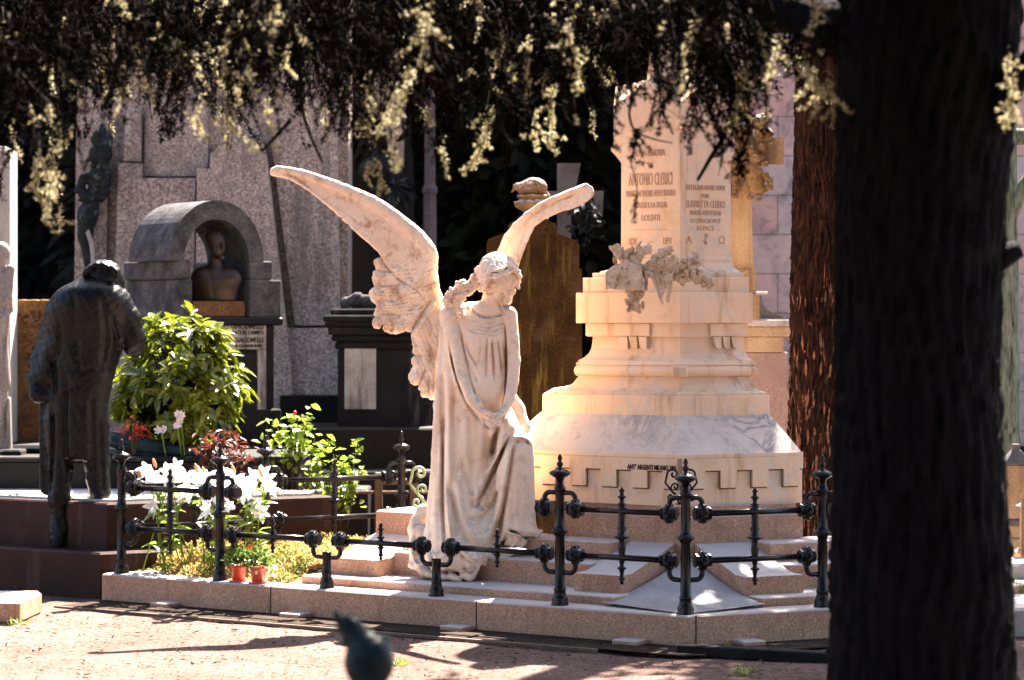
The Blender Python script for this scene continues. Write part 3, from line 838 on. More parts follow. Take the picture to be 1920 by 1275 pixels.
def festoon():
    Y0 = 14.27
    g = SDF(1135, 1345, -75, 75, 436, 604, 1.25)
    rn = np.random.default_rng(5)
    # cloth thrown over the slabs
    g.poly_plate([(1112, 540), (1112, 528), (1150, 498), (1175, 490), (1200, 500), (1206, 540), (1206, 546)], lambda x, z: -36 + (1205 - x) * .55 - (z - 490) * .25, lambda x, z, d: 9, rnd=4)
    def leaf(c, L, w, ang, tilt=0.0, k=.8):
        ax = np.array([math.cos(ang), tilt, math.sin(ang)]); ax /= np.linalg.norm(ax)
        b = np.cross(ax, [0, 1, 0]); b /= np.linalg.norm(b); n = np.cross(ax, b)
        g.ell(c, (L, w * .32, w), np.array([ax, n, b]), k=k)
    def depth(x, z): return -40 + abs(x - 1262) * .28 - np.clip((z - 470) * .12, 0, 14)
    # main swag across, hanging ends left and right
    swag = [(1158, 474), (1172, 486), (1186, 500), (1200, 508), (1216, 504), (1232, 508), (1250, 500), (1264, 508), (1282, 512), (1298, 508), (1310, 518)]
    for (x, z) in smooth_curve(swag, 5):
        g.ell((x, depth(x, z) + 4, z), (9, 9, 8), k=3)
        for _ in range(3):
            leaf((x + rn.normal(0, 7), depth(x, z) - rn.uniform(0, 9), z + rn.normal(0, 9)), rn.uniform(7, 13), rn.uniform(4, 6), rn.uniform(0, 3.1), rn.normal(0, .5))
    left = [(1183, 500), (1186, 520), (1188, 540), (1186, 560), (1188, 578)]
    for (x, z) in smooth_curve(left, 6):
        g.ell((x, depth(x, z) - 2, z), (8, 7, 6), k=3)
        for _ in range(3): g.ell((x + rn.normal(0, 7), depth(x, z) - 8 + rn.normal(0, 2), z + rn.normal(0, 4)), (rn.uniform(2.4, 5.5),) * 3, k=.9)
        leaf((x + rn.normal(0, 8), depth(x, z) - 8, z), 9, 4, rn.uniform(0, 3.1), rn.normal(0, .4))
    for (x, z) in smooth_curve([(1306, 512), (1316, 522), (1324, 532), (1328, 542)], 4):
        g.ell((x, depth(x, z) - 2, z), (5, 5, 5), k=2)
        for _ in range(2): g.ell((x + rn.normal(0, 5), depth(x, z) - 6, z + rn.normal(0, 4)), (rn.uniform(2.4, 4.6),) * 3, k=.9)
    # flared ribbon ends
    g.poly_plate([(1210, 508), (1226, 512), (1240, 520), (1258, 512), (1257, 545), (1250, 570), (1246, 566), (1244, 544), (1238, 560), (1242, 572), (1236, 570), (1228, 548), (1220, 525)], lambda x, z: depth(x, z) - 10, lambda x, z, d: 4, rnd=2, k=1.5)
    g.poly_plate([(1206, 508), (1214, 512), (1212, 546), (1206, 545)], lambda x, z: depth(x, z) - 8, lambda x, z, d: 4, rnd=2, k=1.5)
    g.groove([(1244, 530), (1246, 545), (1242, 562)], 4, 1.8); g.groove([(1226, 515), (1230, 535), (1236, 560)], 3, 1.5)
    # flowers and pods above
    for cx, cz, r_ in ((1163, 470, 8), (1174, 480, 7), (1200, 474, 12), (1212, 468, 10), (1226, 484, 8), (1240, 476, 10), (1252, 470, 9), (1262, 486, 8), (1244, 492, 8), (1290, 488, 11), (1302, 486, 10), (1284, 500, 7), (1178, 494, 9), (1190, 488, 7)):
        d0 = depth(cx, cz) - 2
        for j in range(7):
            a = j * .9 + rn.uniform(0, .5); leaf((cx + math.cos(a) * r_ * .55, d0 - rn.uniform(0, 5), cz + math.sin(a) * r_ * .55), r_ * .62, r_ * .42, a, rn.normal(.3, .3), k=.7)
    leaf((1196, depth(1196, 460) - 6, 460), 12, 3, -.9, .2); leaf((1300, depth(1300, 473) - 6, 474), 8, 2.5, -.1, .1)
    o = g.mesh("stone_garland", sheet_map(Y0), M_garland)
    tag(o, "carved stone garland of flowers and ribbon draped over the tall monument's upper slabs", "garland")
festoon()
# ------------------------------------------------------------------ the iron railing round the plot
def railing():
    root = empty("iron_railing", (0, 13.9, ZP), "black cast iron railing with ball-topped posts, bent brackets and two rails around the angel's plot", "railing")
    q = .075
    posts = {}
    for i, t in enumerate((.03, .794, 1.582, 2.324, 3.09, 3.84)): posts[6 - i] = PL(t, q)
    posts[6] = CC(q)
    posts[7] = PR(.84, q); posts[8] = PR(1.66, q)
    u = Vector((.83, .56)).normalized()
    posts[11] = posts[1] + u * .955; posts[12] = posts[1] + u * 1.92; posts[13] = posts[1] + u * 2.87
    ZU, ZLo, ZA, ZB = .663, .425, .745, .33
    def post(p, low=False):
        prof = [(.052, 0), (.052, .012), (.046, .022), (.050, .034), (.040, .05), (.034, .075), (.037, .08), (.037, .092), (.031, .10)]
        if low:
            prof += [(.029, .185), (.032, .19), (.032, .205), (.0, .207)]
            prof2 = [(r * .82, h) for r, h in prof]
            return MB().lathe((p.x, p.y, ZP - .005), prof2, 16).build("post", M_iron, root)
        prof += [(.029, .36), (.036, .372), (.042, .378), (.056, .388), (.042, .398), (.034, .405), (.029, .42), (.027, .57), (.030, .60), (.034, .605), (.034, .615), (.024, .63), (.021, .65), (.026, .665), (.048, .676), (.060, .684),
                 (.062, .690), (.058, .698), (.038, .708), (.016, .714), (.011, .722), (.017, .730), (.020, .738), (.016, .746), (.009, .751), (.010, .758), (.014, .765), (.012, .776), (.006, .786), (.0, .79)]
        cut = next(i for i, q_ in enumerate(prof) if q_[1] == .65)
        po = MB().lathe((p.x, p.y, ZP - .005), [(r_ * .87, h_) for r_, h_ in prof[:cut + 1]], 20).build("post", M_iron, root)
        MB().lathe((p.x, p.y, ZP - .005), [(r_ * .9, h_) for r_, h_ in prof[cut:]], 20).build("finial", M_iron, po)
        return po
    def coupler(p, d, z, par=None):
        m = MB(); d3 = Vector((d.x, d.y, 0)); c = Vector((p.x, p.y, z)); up = Vector((0, 0, 1)); s = d3.cross(up)
        m.lathe(c - d3 * .045, [(.026, 0), (.036, .004), (.036, .016), (.030, .02), (.042, .028), (.046, .036), (.046, .054), (.042, .062), (.030, .07), (.036, .074), (.036, .086), (.026, .09)], 8, d3, smooth=False)
        for k in range(8):
            a = math.pi / 4 * k + .39; o = up * math.cos(a) + s * math.sin(a)
            m.lathe(c + o * .040, [(.016, 0), (.017, .004), (.012, .011), (.0, .014)], 6, o, smooth=False)
        return m.build("coupling", M_iron, par or root)
    def bracket(p, d, z_mid, z_end, par=None):
        """bent pipe: leaves the post at z_end, turns to the coupling at z_mid"""
        m = MB(); d3 = Vector((d.x, d.y, 0)); c = Vector((p.x, p.y, 0)); r = .035 * (1 if z_end > z_mid else -1)
        pts = [c + Vector((0, 0, z_end)), c + d3 * .055 + Vector((0, 0, z_end))]
        for a in np.linspace(0, math.pi / 2, 6): pts.append(c + d3 * (.062 + .033 * math.sin(a)) + Vector((0, 0, z_end - r + r * math.cos(a))))
        pts.append(c + d3 * .095 + Vector((0, 0, z_mid)))
        m.tube(pts, .0135, 10); m.build("bracket", M_iron, par or root)
    def rail(pa, pb, d, z, two_tone=False):
        a = Vector((pa.x, pa.y, z)) + Vector((d.x, d.y, 0)) * .12; b = Vector((pb.x, pb.y, z)) - Vector((d.x, d.y, 0)) * .12
        return MB().tube([a, b], .0165, 12).build("rail", M_iron, root)
    def spindle(pa, pb, full):
        p = (pa + pb) / 2
        def knob(h, r): return [(.010, h - .022), (r * .55, h - .016), (r * .55, h - .008), (r, h - .002), (r, h + .003), (r * .55, h + .008), (.010, h + .02)]
        if full: prof = [(.0, .285), (.012, .295), (.006, .305), (.018, .315), (.010, .325)] + knob(.37, .024) + [(.014, .40), (.016, .43), (.020, .47), (.018, .50), (.014, .515), (.040, .527), (.044, .532), (.030, .538), (.018, .55), (.026, .575), (.018, .59), (.018, .66), (.024, .70), (.014, .706)] + knob(.735, .022) + [(.010, .76), (.016, .766), (.006, .78), (.0, .79)]
        else: prof = [(.0, .33), (.012, .34), (.006, .35), (.016, .36), (.010, .372)] + knob(.40, .020) + [(.014, .425)] + knob(.455, .022) + [(.012, .48)] + knob(.50, .018) + [(.012, .52), (.008, .53), (.0, .54)]
        MB().lathe((p.x, p.y, 0), prof, 12).build("spindle", M_iron, root)
    runs = [(6, 5, True), (5, 4, False), (4, 3, False), (3, 2, False), (2, 1, True), (6, 7, True), (7, 8, True), (1, 11, True), (11, 12, True), (12, 13, True)]
    po = {k: post(posts[k], low=k in (3, 4)) for k in posts}
    for a, b, full in runs:
        pa, pb = posts[a], posts[b]; d = (pb - pa).normalized()
        r1 = rail(pa, pb, d, ZLo); r2 = rail(pa, pb, d, ZU) if full else None
        for p, dd, k in ((pa, d, a), (pb, -d, b)):
            coupler(p + dd * .095, dd, ZLo, r1); bracket(p, dd, ZLo, ZB, po[k])
            if full or k in (5, 2): coupler(p + dd * .095, dd, ZU, r2 or po[k]); bracket(p, dd, ZU, ZA, po[k])
        spindle(pa, pb, full)
railing()

def scroll(name, px, py_bot, Y, h, mat, label):
    """flat wrought iron flourish: mirrored spirals on a stem"""
    m = MB(); b = P(px, py_bot, Y)
    def q(a, c): return b + Vector((a * h, 0, c * h))
    def spiral(cx, cz, r0, a0, turns, sgn, grow):
        return [q(cx + sgn * r0 * math.exp(-grow * t) * math.cos(a0 + t), cz + r0 * math.exp(-grow * t) * math.sin(a0 + t)) for t in np.linspace(0, turns, 26)]
    for s in (-1, 1):
        m.tube([q(s * .05, .0), q(s * .12, .2), q(s * .30, .42), q(s * .46, .62), q(s * .40, .88)] + spiral(s * .22, .86, .19, .2, 7.5, s, .22), .012 * h / .2 * .55, 6)
        m.tube([q(s * .14, .25)] + spiral(s * .30, .20, .17, 2.2, 8, s, .2), .012 * h / .2 * .5, 6)
        m.tube([q(s * .30, .42)] + spiral(s * .16, .50, .12, .3, 7, s, .22), .012 * h / .2 * .45, 6)
    m.tube([q(0, 0), q(0, .55)], .005, 6); m.lathe(b - Vector((0, 0, .003)), [(.03, 0), (.03, .006), (.008, .012), (.0, .02)], 10)
    o = m.build(name, mat); tag(o, label, "ornament")
scroll("iron_scroll", 1277, 945, 14.02, .185, M_iron, "black wrought iron scroll standing behind the railing's corner post in front of the monument")
scroll("iron_scroll", 806, 958, 14.93, .25, M_iron_green, "greenish wrought iron scroll on the granite block just left of the angel's robe")
# ------------------------------------------------------------------ the kneeling marble angel
def unit(v): v = np.array(v, float); return v / np.linalg.norm(v)

def build_angel(mat, mat_wing):
    Y0 = 14.55
    fm = sheet_map(Y0)
    root = empty("angel_statue", (X(870, Y0), Y0, .205),
                 "pale marble angel with raised wings, bowed head and clasped hands, kneeling on the granite steps", "statue")
    g = SDF(755, 1035, -130, 75, 545, 1102, 1.45)
    # torso
    g.loft([(566, 905, 2, 26, 16), (578, 900, 0, 48, 24), (592, 899, -3, 58, 29), (612, 902, -7, 56, 33), (640, 906, -12, 49, 35),
            (680, 907, -15, 46, 36), (720, 907, -20, 47, 38), (748, 908, -19, 46, 36), (772, 904, -6, 44, 28), (800, 898, 4, 40, 20)], k=12)
    g.cap((840, 4, 590), (860, -2, 584), 17, 19, k=8); g.cap((952, -12, 590), (930, -8, 584), 15, 18, k=8)
    # neck and chest skin
    g.cap((914, -3, 585), (930, -16, 548), 21, 18, k=6)
    g.ell((911, -16, 582), (30, 15, 18), k=5)
    # skirt
    g.loft([(755, 888, -2, 56, 32), (785, 886, 0, 60, 40), (820, 880, 0, 61, 44), (870, 876, -4, 62, 46), (920, 873, -12, 63, 48),
            (970, 872, -24, 66, 52), (1010, 868, -36, 64, 54), (1040, 868, -50, 62, 46), (1052, 868, -58, 56, 38)], k=8)
    g.loft([(600, 850, 8, 18, 20), (650, 850, 8, 22, 26), (720, 854, 4, 30, 32), (770, 864, 6, 38, 30), (800, 872, 10, 34, 24)], k=12)
    # raised thigh and hanging lower leg
    g.cap((925, -8, 770), (964, -46, 838), 34, 29, k=12)
    g.chain([(958, 4, 742), (966, 8, 768), (974, 2, 800)], [11, 17, 20], k=8)
    g.loft([(812, 972, -42, 16, 14), (822, 970, -46, 26, 22), (838, 968, -50, 32, 28), (880, 966, -52, 35, 31), (930, 966, -52, 36, 32), (970, 968, -50, 35, 31), (993, 974, -50, 36, 32)], k=6)
    g.poly_plate([(905, 800), (955, 815), (955, 1000), (935, 1035), (895, 1035), (895, 900)], lambda x, z: -12 - (z - 800) * .10, lambda x, z, d: 16, rnd=6, k=12)
    g.cap((938, 8, 600), (940, 6, 740), 17, 16, k=6); g.chain([(945, -2, 608), (948, -8, 650), (949, -14, 695), (944, -24, 740)], [11, 11, 10, 9], k=5); g.cap((905, 4, 800), (925, 0, 900), 22, 26, k=8)
    g.chain([(948, -72, 985), (965, -74, 990), (985, -68, 996), (1004, -56, 996), (1014, -44, 992)], [6, 8, 8, 7, 4], k=6)
    g.cap((946, -48, 1000), (970, -50, 1010), 18, 18, k=8)
    g.chain([(905, -74, 1038), (940, -74, 1034), (968, -66, 1024), (982, -56, 1006)], [10, 9, 8, 8], k=6)
    # train on the lower steps
    g.ell((848, -66, 1046), (48, 34, 26), k=12); g.ell((882, -84, 1044), (20, 24, 30), k=8)
    g.cap((812, -34, 1020), (800, -40, 1056), 22, 16, k=12); g.cap((788, -4, 1000), (782, -24, 1050), 20, 14, k=12)
    g.cap((772, 0, 992), (796, 12, 960), 10, 16, k=10)
    g.chain([(772, -36, 1056), (795, -58, 1064), (820, -78, 1072), (845, -88, 1070), (866, -96, 1074), (884, -98, 1070), (895, -94, 1052)], [6, 8, 7, 8, 7, 8, 8], k=6)
    # cloak edge running down the left side
    g.chain([(833, 6, 610), (829, 4, 680), (824, 0, 760), (820, -6, 850), (815, -14, 940), (812, -30, 1010), (818, -50, 1040)], [9, 10, 11, 12, 13, 15, 16], k=5)
    # arms: her right arm (left in the sheet) and left arm
    g.chain([(847, -6, 588), (852, -16, 630), (861, -26, 676), (869, -36, 712), (884, -54, 745), (905, -66, 771)], [19, 18.5, 17.5, 16.5, 13.5, 9], k=3)
    g.chain([(955, -16, 590), (958, -24, 630), (962, -32, 675), (960, -42, 715), (955, -56, 745), (946, -68, 766)], [15, 14.5, 13.5, 12.5, 11, 8], k=3)
    # drapery: engraved valleys (+) and raised folds (-); drawn on the front sheet
    F = lambda p, a, w, y=None: g.groove(p, a * 1.45, w, min(-10 if y is None else y, -10))
    F([(832, 700), (831, 730), (831, 800), (831, 870), (831, 920), (834, 980), (838, 1026)], 10, 3.4, -2)
    F([(843, 640), (850, 682), (862, 722), (878, 758), (902, 788)], 4.5, 2.6, 0)
    F([(838, 880), (846, 930), (858, 985), (880, 1022)], 3, 5, 0)
    F([(842, 700), (842, 800), (842, 900), (846, 980), (856, 1020)], -4, 7, 20)
    F([(938, 792), (930, 815), (925, 835), (922, 852)], 16, 5.5, 10)
    F([(932, 800), (924, 828), (917, 850)], -3, 5, 10)
    F([(957, 812), (947, 832), (936, 858), (922, 888), (910, 912), (898, 934)], 11, 3.2, -10)
    F([(950, 812), (940, 832), (929, 858), (914, 888), (901, 912), (888, 932)], -5, 6, 10)
    F([(968, 826), (962, 840), (957, 868), (952, 905), (945, 950), (939, 985), (934, 1018)], 9, 4, 0)
    F([(960, 832), (951, 868), (944, 905), (934, 950), (925, 985)], -5, 5, 10)
    F([(962, 818), (975, 815), (990, 820), (997, 832)], -4, 3.5, 10)
    F([(966, 826), (980, 822), (992, 829)], 4, 2.5, 10)
    F([(873, 963), (890, 968), (908, 962), (926, 940), (940, 905)], 4, 4, 10)
    F([(845, 880), (850, 925), (862, 975), (878, 1005), (900, 1022), (922, 1012), (934, 985)], 5, 5, 10)
    F([(855, 880), (862, 930), (876, 975), (896, 1000), (916, 994), (930, 965)], -4, 7, 10)
    F([(838, 930), (846, 985), (862, 1018), (885, 1036), (915, 1036)], -5, 6, 10)
    F([(848, 990), (866, 1028), (890, 1044)], 5, 4, 10)
    F([(870, 860), (880, 900), (894, 930)], 3, 6, 10)
    F([(905, 925), (890, 945), (886, 930)], 5, 4, 10)
    F([(898, 935), (906, 948), (920, 942)], 4, 4, 10)
    F([(975, 870), (974, 920), (972, 975)], 2.2, 5, 10); F([(990, 860), (990, 920), (989, 975)], 1.8, 5, 10)
    F([(951, 987), (962, 990), (976, 994), (988, 1003), (1004, 1003)], 6, 3, 10)
    F([(951, 1000), (945, 1010), (936, 1022), (920, 1032)], 8, 3.5, 10)
    F([(978, 1004), (972, 1016), (955, 1030)], 5, 3.5, 10)
    F([(898, 1037), (925, 1036), (960, 1030)], 3.5, 3, 10)
    F([(780, 1000), (788, 1035), (810, 1062)], 4, 4, 30); F([(768, 1010), (778, 1045), (800, 1072)], -3, 4, 30)
    F([(870, 1055), (884, 1062), (894, 1052)], 4, 3, 10); F([(840, 1060), (858, 1066), (872, 1080)], 4, 3, 10)
    F([(812, 1035), (822, 1056), (846, 1068)], 4, 4, 10)
    F([(890, 830), (888, 880), (890, 910)], 1.8, 8, 10); F([(862, 790), (856, 850), (856, 900)], 2.2, 6, 10); F([(905, 790), (902, 840), (900, 880)], -1.6, 7, 10)
    F([(852, 720), (850, 790), (848, 860)], 2.5, 4, 10)
    F = g.groove
    # bodice: smocked yoke and pleats
    F([(866, 601), (880, 607), (896, 609), (912, 613), (930, 609), (951, 602)], 1.5, 2.4, 0)
    F([(870, 607), (884, 615), (902, 616), (918, 621), (936, 615), (952, 610)], 1.3, 1.8, 0)
    F([(874, 614), (890, 622), (908, 625), (926, 627), (944, 619)], 2.0, 2.0, 0)
    F([(876, 600), (890, 601), (906, 606), (925, 603), (940, 604)], 1.0, 1.6, 0)
    F([(884, 608), (890, 614), (894, 622)], 1.4, 1.6, 0); F([(934, 606), (932, 614), (928, 622)], 1.4, 1.6, 0); F([(910, 606), (911, 614), (914, 624)], 1.2, 1.5, 0)
    F([(914, 632), (913, 660), (912, 705)], 5.10, 2.2, 0); F([(922, 636), (924, 665), (926, 712)], 6.30, 2.4, 0)
    F([(932, 636), (936, 662), (942, 702)], 5.70, 2.2, 0); F([(904, 634), (902, 655), (898, 680)], 3.00, 2.4, 0)
    F([(873, 640), (884, 664), (897, 688)], 5.70, 3.2, 0); F([(879, 676), (887, 695), (898, 716)], 4.50, 3, 0)
    F([(944, 640), (947, 665), (949, 690)], 3.00, 2, 0); F([(918, 640), (918, 670), (919, 700)], -2.70, 2.4, 0); F([(928, 640), (930, 670), (934, 700)], -2.70, 2.4, 0)
    # neckline
    F([(881, 566), (887, 580), (897, 590), (913, 594), (930, 592), (943, 588), (937, 575), (931, 563)], 4.4, 1.7, 0, taper=False)
    F([(877, 568), (884, 584), (896, 595), (913, 599), (932, 597), (946, 591)], -1.8, 2.4, 0, taper=False)
    # seams between the arms and the body
    F([(861, 598), (868, 640), (874, 668), (882, 700), (888, 728), (896, 752)], 5.5, 2.2, -8)
    F([(946, 598), (949, 640), (950, 690), (946, 735), (938, 760)], 6, 1.8, -12)
    F([(896, 756), (908, 768), (922, 775), (934, 768)], 6, 4, -20)
    F([(906, 793), (925, 800), (940, 782), (958, 768)], 5, 3.5, -20)
    rn = np.random.default_rng(3)
    ph = rn.uniform(0, 6, 8)
    g.displace(lambda x, y, z: np.where(z > 780, 1.0, .25) * (.9 * np.sin(x * .23 + .02 * z + ph[0] + 1.1 * np.sin(z * .021 + y * .05)) + .5 * np.sin(x * .41 - z * .012 + ph[1])) + .35 * np.sin(z * .17 + x * .1 + ph[2]) * np.sin(x * .13 + y * .2))
    # clasped hands: palms and five fingers each
    g.cap((905, -68, 771), (919, -76, 781), 7.5, 7, k=3, sq=(1, 1.2, 1)); g.cap((946, -70, 766), (934, -78, 777), 7, 6.5, k=3, sq=(1, 1.2, 1))
    def fingers(L):
        for pts, r in L: g.chain(pts, r, k=.8)
    fingers([([(921, -80, 776), (930, -86, 781), (938, -87, 786)], [3.2, 3.0, 2.3]),
             ([(920, -82, 781), (926, -88, 788), (934, -88, 793)], [3.2, 3.0, 2.3]),
             ([(917, -82, 785), (921, -88, 792), (929, -88, 796)], [3.1, 2.9, 2.2]),
             ([(914, -80, 787), (916, -86, 793), (922, -87, 796)], [2.8, 2.6, 2.0]),
             ([(912, -78, 770), (920, -84, 772), (927, -86, 776)], [3.4, 3.1, 2.5]),
             ([(931, -82, 773), (924, -88, 774), (916, -88, 777)], [3.1, 2.9, 2.2]),
             ([(933, -84, 779), (927, -91, 784), (920, -91, 789)], [3.1, 2.9, 2.2]),
             ([(935, -84, 784), (930, -91, 790), (923, -92, 794)], [3.1, 2.9, 2.2]),
             ([(938, -82, 786), (936, -89, 792), (942, -90, 792)], [2.8, 2.6, 2.0]),
             ([(943, -78, 772), (938, -86, 777), (933, -89, 779)], [3.2, 3.0, 2.4])])
    # flowers and hair falling on the shoulder
    for i in range(34):
        t = i / 33
        cx = 866 - 30 * t + rn.normal(0, 5); cz = 560 + 10 * abs(math.sin(3 * t)) + rn.normal(0, 6)
        g.ell((cx, -22 + 14 * t + rn.normal(0, 3), cz), (rn.uniform(3.5, 6.5), 5, rn.uniform(3.5, 6)), k=2.2)
    for i in range(16):
        g.ell((866 + rn.normal(0, 6), -33 + rn.normal(0, 2), 578 + i * 1.3 + rn.normal(0, 2)), (3, 3.5, 3.6), k=1)
    body = g.mesh("figure", fm, mat, root, smooth_iter=1)

    # ---- head with hair
    h = SDF(822, 994, -90, 45, 462, 592, 1.0)
    f = unit((.33, -.66, .68)); u = np.array((-.30, -.25, -1.)); u = unit(u - f * (u @ f)); r = np.cross(f, u); r = r if r[0] > 0 else -r
    R = np.array([r, f, u]); H = np.array((936, -26, 521.)); s_ = 1.19
    def Q(a, b, c): return tuple(H + s_ * (a * r + b * f + c * u))
    def E(a, b, c, rad, k=4, op='add'): h.ell(Q(a, b, c), tuple(s_ * q for q in rad), R, k=k, op=op)
    def C(p, q, ra, rb, k=2, op='add'): h.cap(Q(*p), Q(*q), s_ * ra, s_ * rb, k=k, op=op)
    E(0, 0, 3, (25, 30, 29)); E(0, 10, -15, (18.5, 18, 26), 6); E(0, 20, -35, (7.5, 7.5, 7), 5)
    C((-13, 2, -26), (-4, 19, -36), 7.5, 6, 6); C((13, 2, -26), (4, 19, -36), 7.5, 6, 6)
    h.cap(Q(0, -2, -18), (924, -8, 560), 16, 18, k=5); h.cap((924, -8, 560), (914, -2, 586), 18, 20, k=6)
    for sg in (-1, 1):
        E(sg * 9.5, 27, -5, (7, 5.5, 5), 3, 'cut')
        E(sg * 9.5, 24.5, -6.5, (5.8, 4.4, 3.9), 1)
        C((sg * 3.5, 29.5, 0), (sg * 15, 24, -1), 2.4, 1.8, 3)
        C((sg * 5, 28.4, -9), (sg * 14, 25.2, -8.4), .8, .7, .7, 'cut')
        E(sg * 11.5, 20.5, -17, (7, 6, 7.5), 5)
        E(sg * 3.0, 32.0, -17.4, (2.2, 2.4, 2.0), 1.5)
    C((0, 28.5, -1), (0, 35.5, -15.5), 2.2, 3.0, 2.5); E(0, 34.8, -16.6, (3.0, 3.2, 2.4), 1.5)
    E(0, 28.6, -23.2, (6.6, 3.6, 1.9), .8); E(0, 27.8, -26.6, (5.6, 3.8, 2.4), .8)
    C((-6.5, 30.2, -24.9), (6.5, 30.2, -24.9), .9, .9, .7, 'cut')
    E(0, 27.5, -30.3, (6, 3, 1.6), 2, 'cut')
    # hair: wavy locks combed from the parting to the sides
    E(0, -6, 8, (29, 32, 30), 3)
    rr = np.random.default_rng(11)
    for sg in (-1, 1):
        for i in range(13):
            t0 = i / 12; b0 = 24 - 44 * t0
            pts = []; rad = []
            for j in range(8):
                a = (j + .3) / 7.5 * 1.75
                rad_x = 29 + 1.5 * math.sin(j * 1.9 + i)
                pts.append(Q(sg * rad_x * math.sin(a), (b0 * (1 - .25 * t0)) * (1 - .16 * a) + 3 * math.sin(j * 1.7 + i * .8), 8 + 29 * math.cos(a) - 5 * max(0, t0 - .2) - (6 if i < 2 else 0) * (1 - a / 2)))
                rad.append(3.4 + .9 * math.sin(j * 2.1 + i * 1.3))
            h.chain(pts, rad, k=1.2)
    for i in range(54):
        a = math.pi * (i / 53)
        x_ = 26 * math.cos(a)
        E(x_ + rr.normal(0, 1), 25 - abs(x_) * .42 + rr.normal(0, 1.2), 5.5 - abs(x_) * .50 + rr.normal(0, 2.6), (rr.uniform(2.8, 4.8),) * 3, 1.8)
    for sg in (-1, 1):
        for j in range(10): E(sg * (25 + rr.normal(0, 1.4)), 2 - j * .8 + rr.normal(0, 2), -4 - j * 2.4, (rr.uniform(3.4, 5.6),) * 3, 1.8)
    for (a_, b_, c_, r_) in ((-27, 8, 4, 7), (-29, 2, -6, 7), (-30, -4, -14, 7), (-27, 12, 12, 6), (-24, 16, 4, 5), (24, 14, 8, 5.5), (27, 8, 0, 6), (-12, 24, 14, 5), (6, 25, 14, 5), (-2, 27, 11, 4)): E(a_, b_, c_, (r_, r_, r_ * .85), 3)
    h.chain([(966, -44, 508), (971, -42, 520), (968, -40, 532), (972, -40, 540)], [6, 6, 5, 3.5], k=3)
    h.chain([(961, -48, 516), (964, -46, 528), (960, -44, 536)], [5, 5, 3.5], k=1.5)
    h.displace(lambda x, y, z: np.where(z < 524 + (x - 940) * .1, .5, 0.) * np.sin(x * .75 + 2.2 * np.sin(z * .2 + x * .05) + y * .6))
    # heavy wavy tresses falling to her right shoulder, with carved roses on the shoulder
    path = [(914, -26, 506), (903, -22, 516), (893, -20, 528), (880, -18, 537), (868, -20, 545), (856, -16, 553), (842, -12, 560)]
    for kx in range(6):
        pr = [(p[0] + rr.normal(0, 2.4), p[1] + rr.normal(0, 3), p[2] + (kx - 2.5) * 3.6 * (1 - .04 * i) + 3.5 * math.sin(i * 2.1 + kx * 1.4)) for i, p in enumerate(path)]
        h.chain(list(smooth_curve(pr, 3)), list(np.interp(np.linspace(0, 1, 19), [0, .5, 1], [7, 5.5, 3.6])), k=1.6)
    for cx, cz, rad in ((897, 508, 8), (888, 519, 6), (868, 531, 8.5), (860, 536, 6.5), (852, 545, 7), (842, 553, 7.5), (836, 562, 6.5), (878, 540, 7), (872, 548, 5)):
        h.ell((cx, -20, cz), (rad, 8, rad * .85), k=2.2)
        for j in range(5): h.ell((cx + rr.normal(0, rad * .6), -26 + rr.normal(0, 2), cz + rr.normal(0, rad * .5)), (3, 3, 2.6), k=1.6)
    h.displace(lambda x, y, z: np.where((x < 912) & (z < 570), .55, 0.) * np.sin((x + z) * .5 + 2 * np.sin((x - z) * .14)) )
    h.mesh("head", fm, mat, root, smooth_iter=0)

    # ---- left wing of the sheet
    w = SDF(490, 845, -12, 112, 296, 765, 1.6)
    blade = [(500, 317), (504, 311), (519, 308), (558, 315), (609, 331), (649, 347), (684, 362), (715, 378), (747, 402), (774, 425), (794, 445), (809, 466),
             (816, 486), (816, 510), (819, 545), (828, 566), (833, 580), (826, 640), (800, 590), (760, 552), (722, 500), (700, 466), (676, 445), (637, 409), (609, 384), (570, 353), (531, 331), (503, 326)]
    yc = lambda x, z: 26 + (832 - x) * .17
    w.poly_plate(smooth_curve(blade, 3, True), yc, lambda x, z, d: 8 + 5 * np.clip((x - 500) / 330, 0, 1), rnd=5)
    low = [(709, 478), (700, 492), (702, 509), (695, 519), (698, 535), (690, 546), (692, 562), (703, 573), (698, 588), (706, 600), (718, 604), (715, 617), (728, 626), (745, 626), (755, 619), (768, 625),
           (771, 645), (778, 662), (777, 678), (768, 696), (764, 708), (770, 720), (783, 721), (784, 733), (795, 731), (797, 745), (808, 751), (820, 744), (826, 720), (828, 640), (832, 560), (780, 480), (740, 470)]
    w.poly_plate(smooth_curve(low, 3, True), lambda x, z: yc(x, z) + 1, lambda x, z, d: 9 + np.clip(-d * .12, 0, 3), rnd=6, k=3)
    # thick rounded leading edge
    lead = [(506, 316), (519, 313), (558, 321), (609, 338), (649, 354), (684, 369), (715, 386), (747, 410), (774, 433), (793, 453), (806, 474), (808, 500), (812, 545), (824, 575)]
    lc = smooth_curve([(p[0] - 1, yc(*p) - 3, p[1] + 1) for p in lead], 4)
    w.chain(list(lc), list(np.interp(np.arange(len(lc)) / 4, range(14), [4, 5, 7, 8, 9, 9.5, 10, 11, 12, 12.5, 12, 11, 11, 10])), k=6)
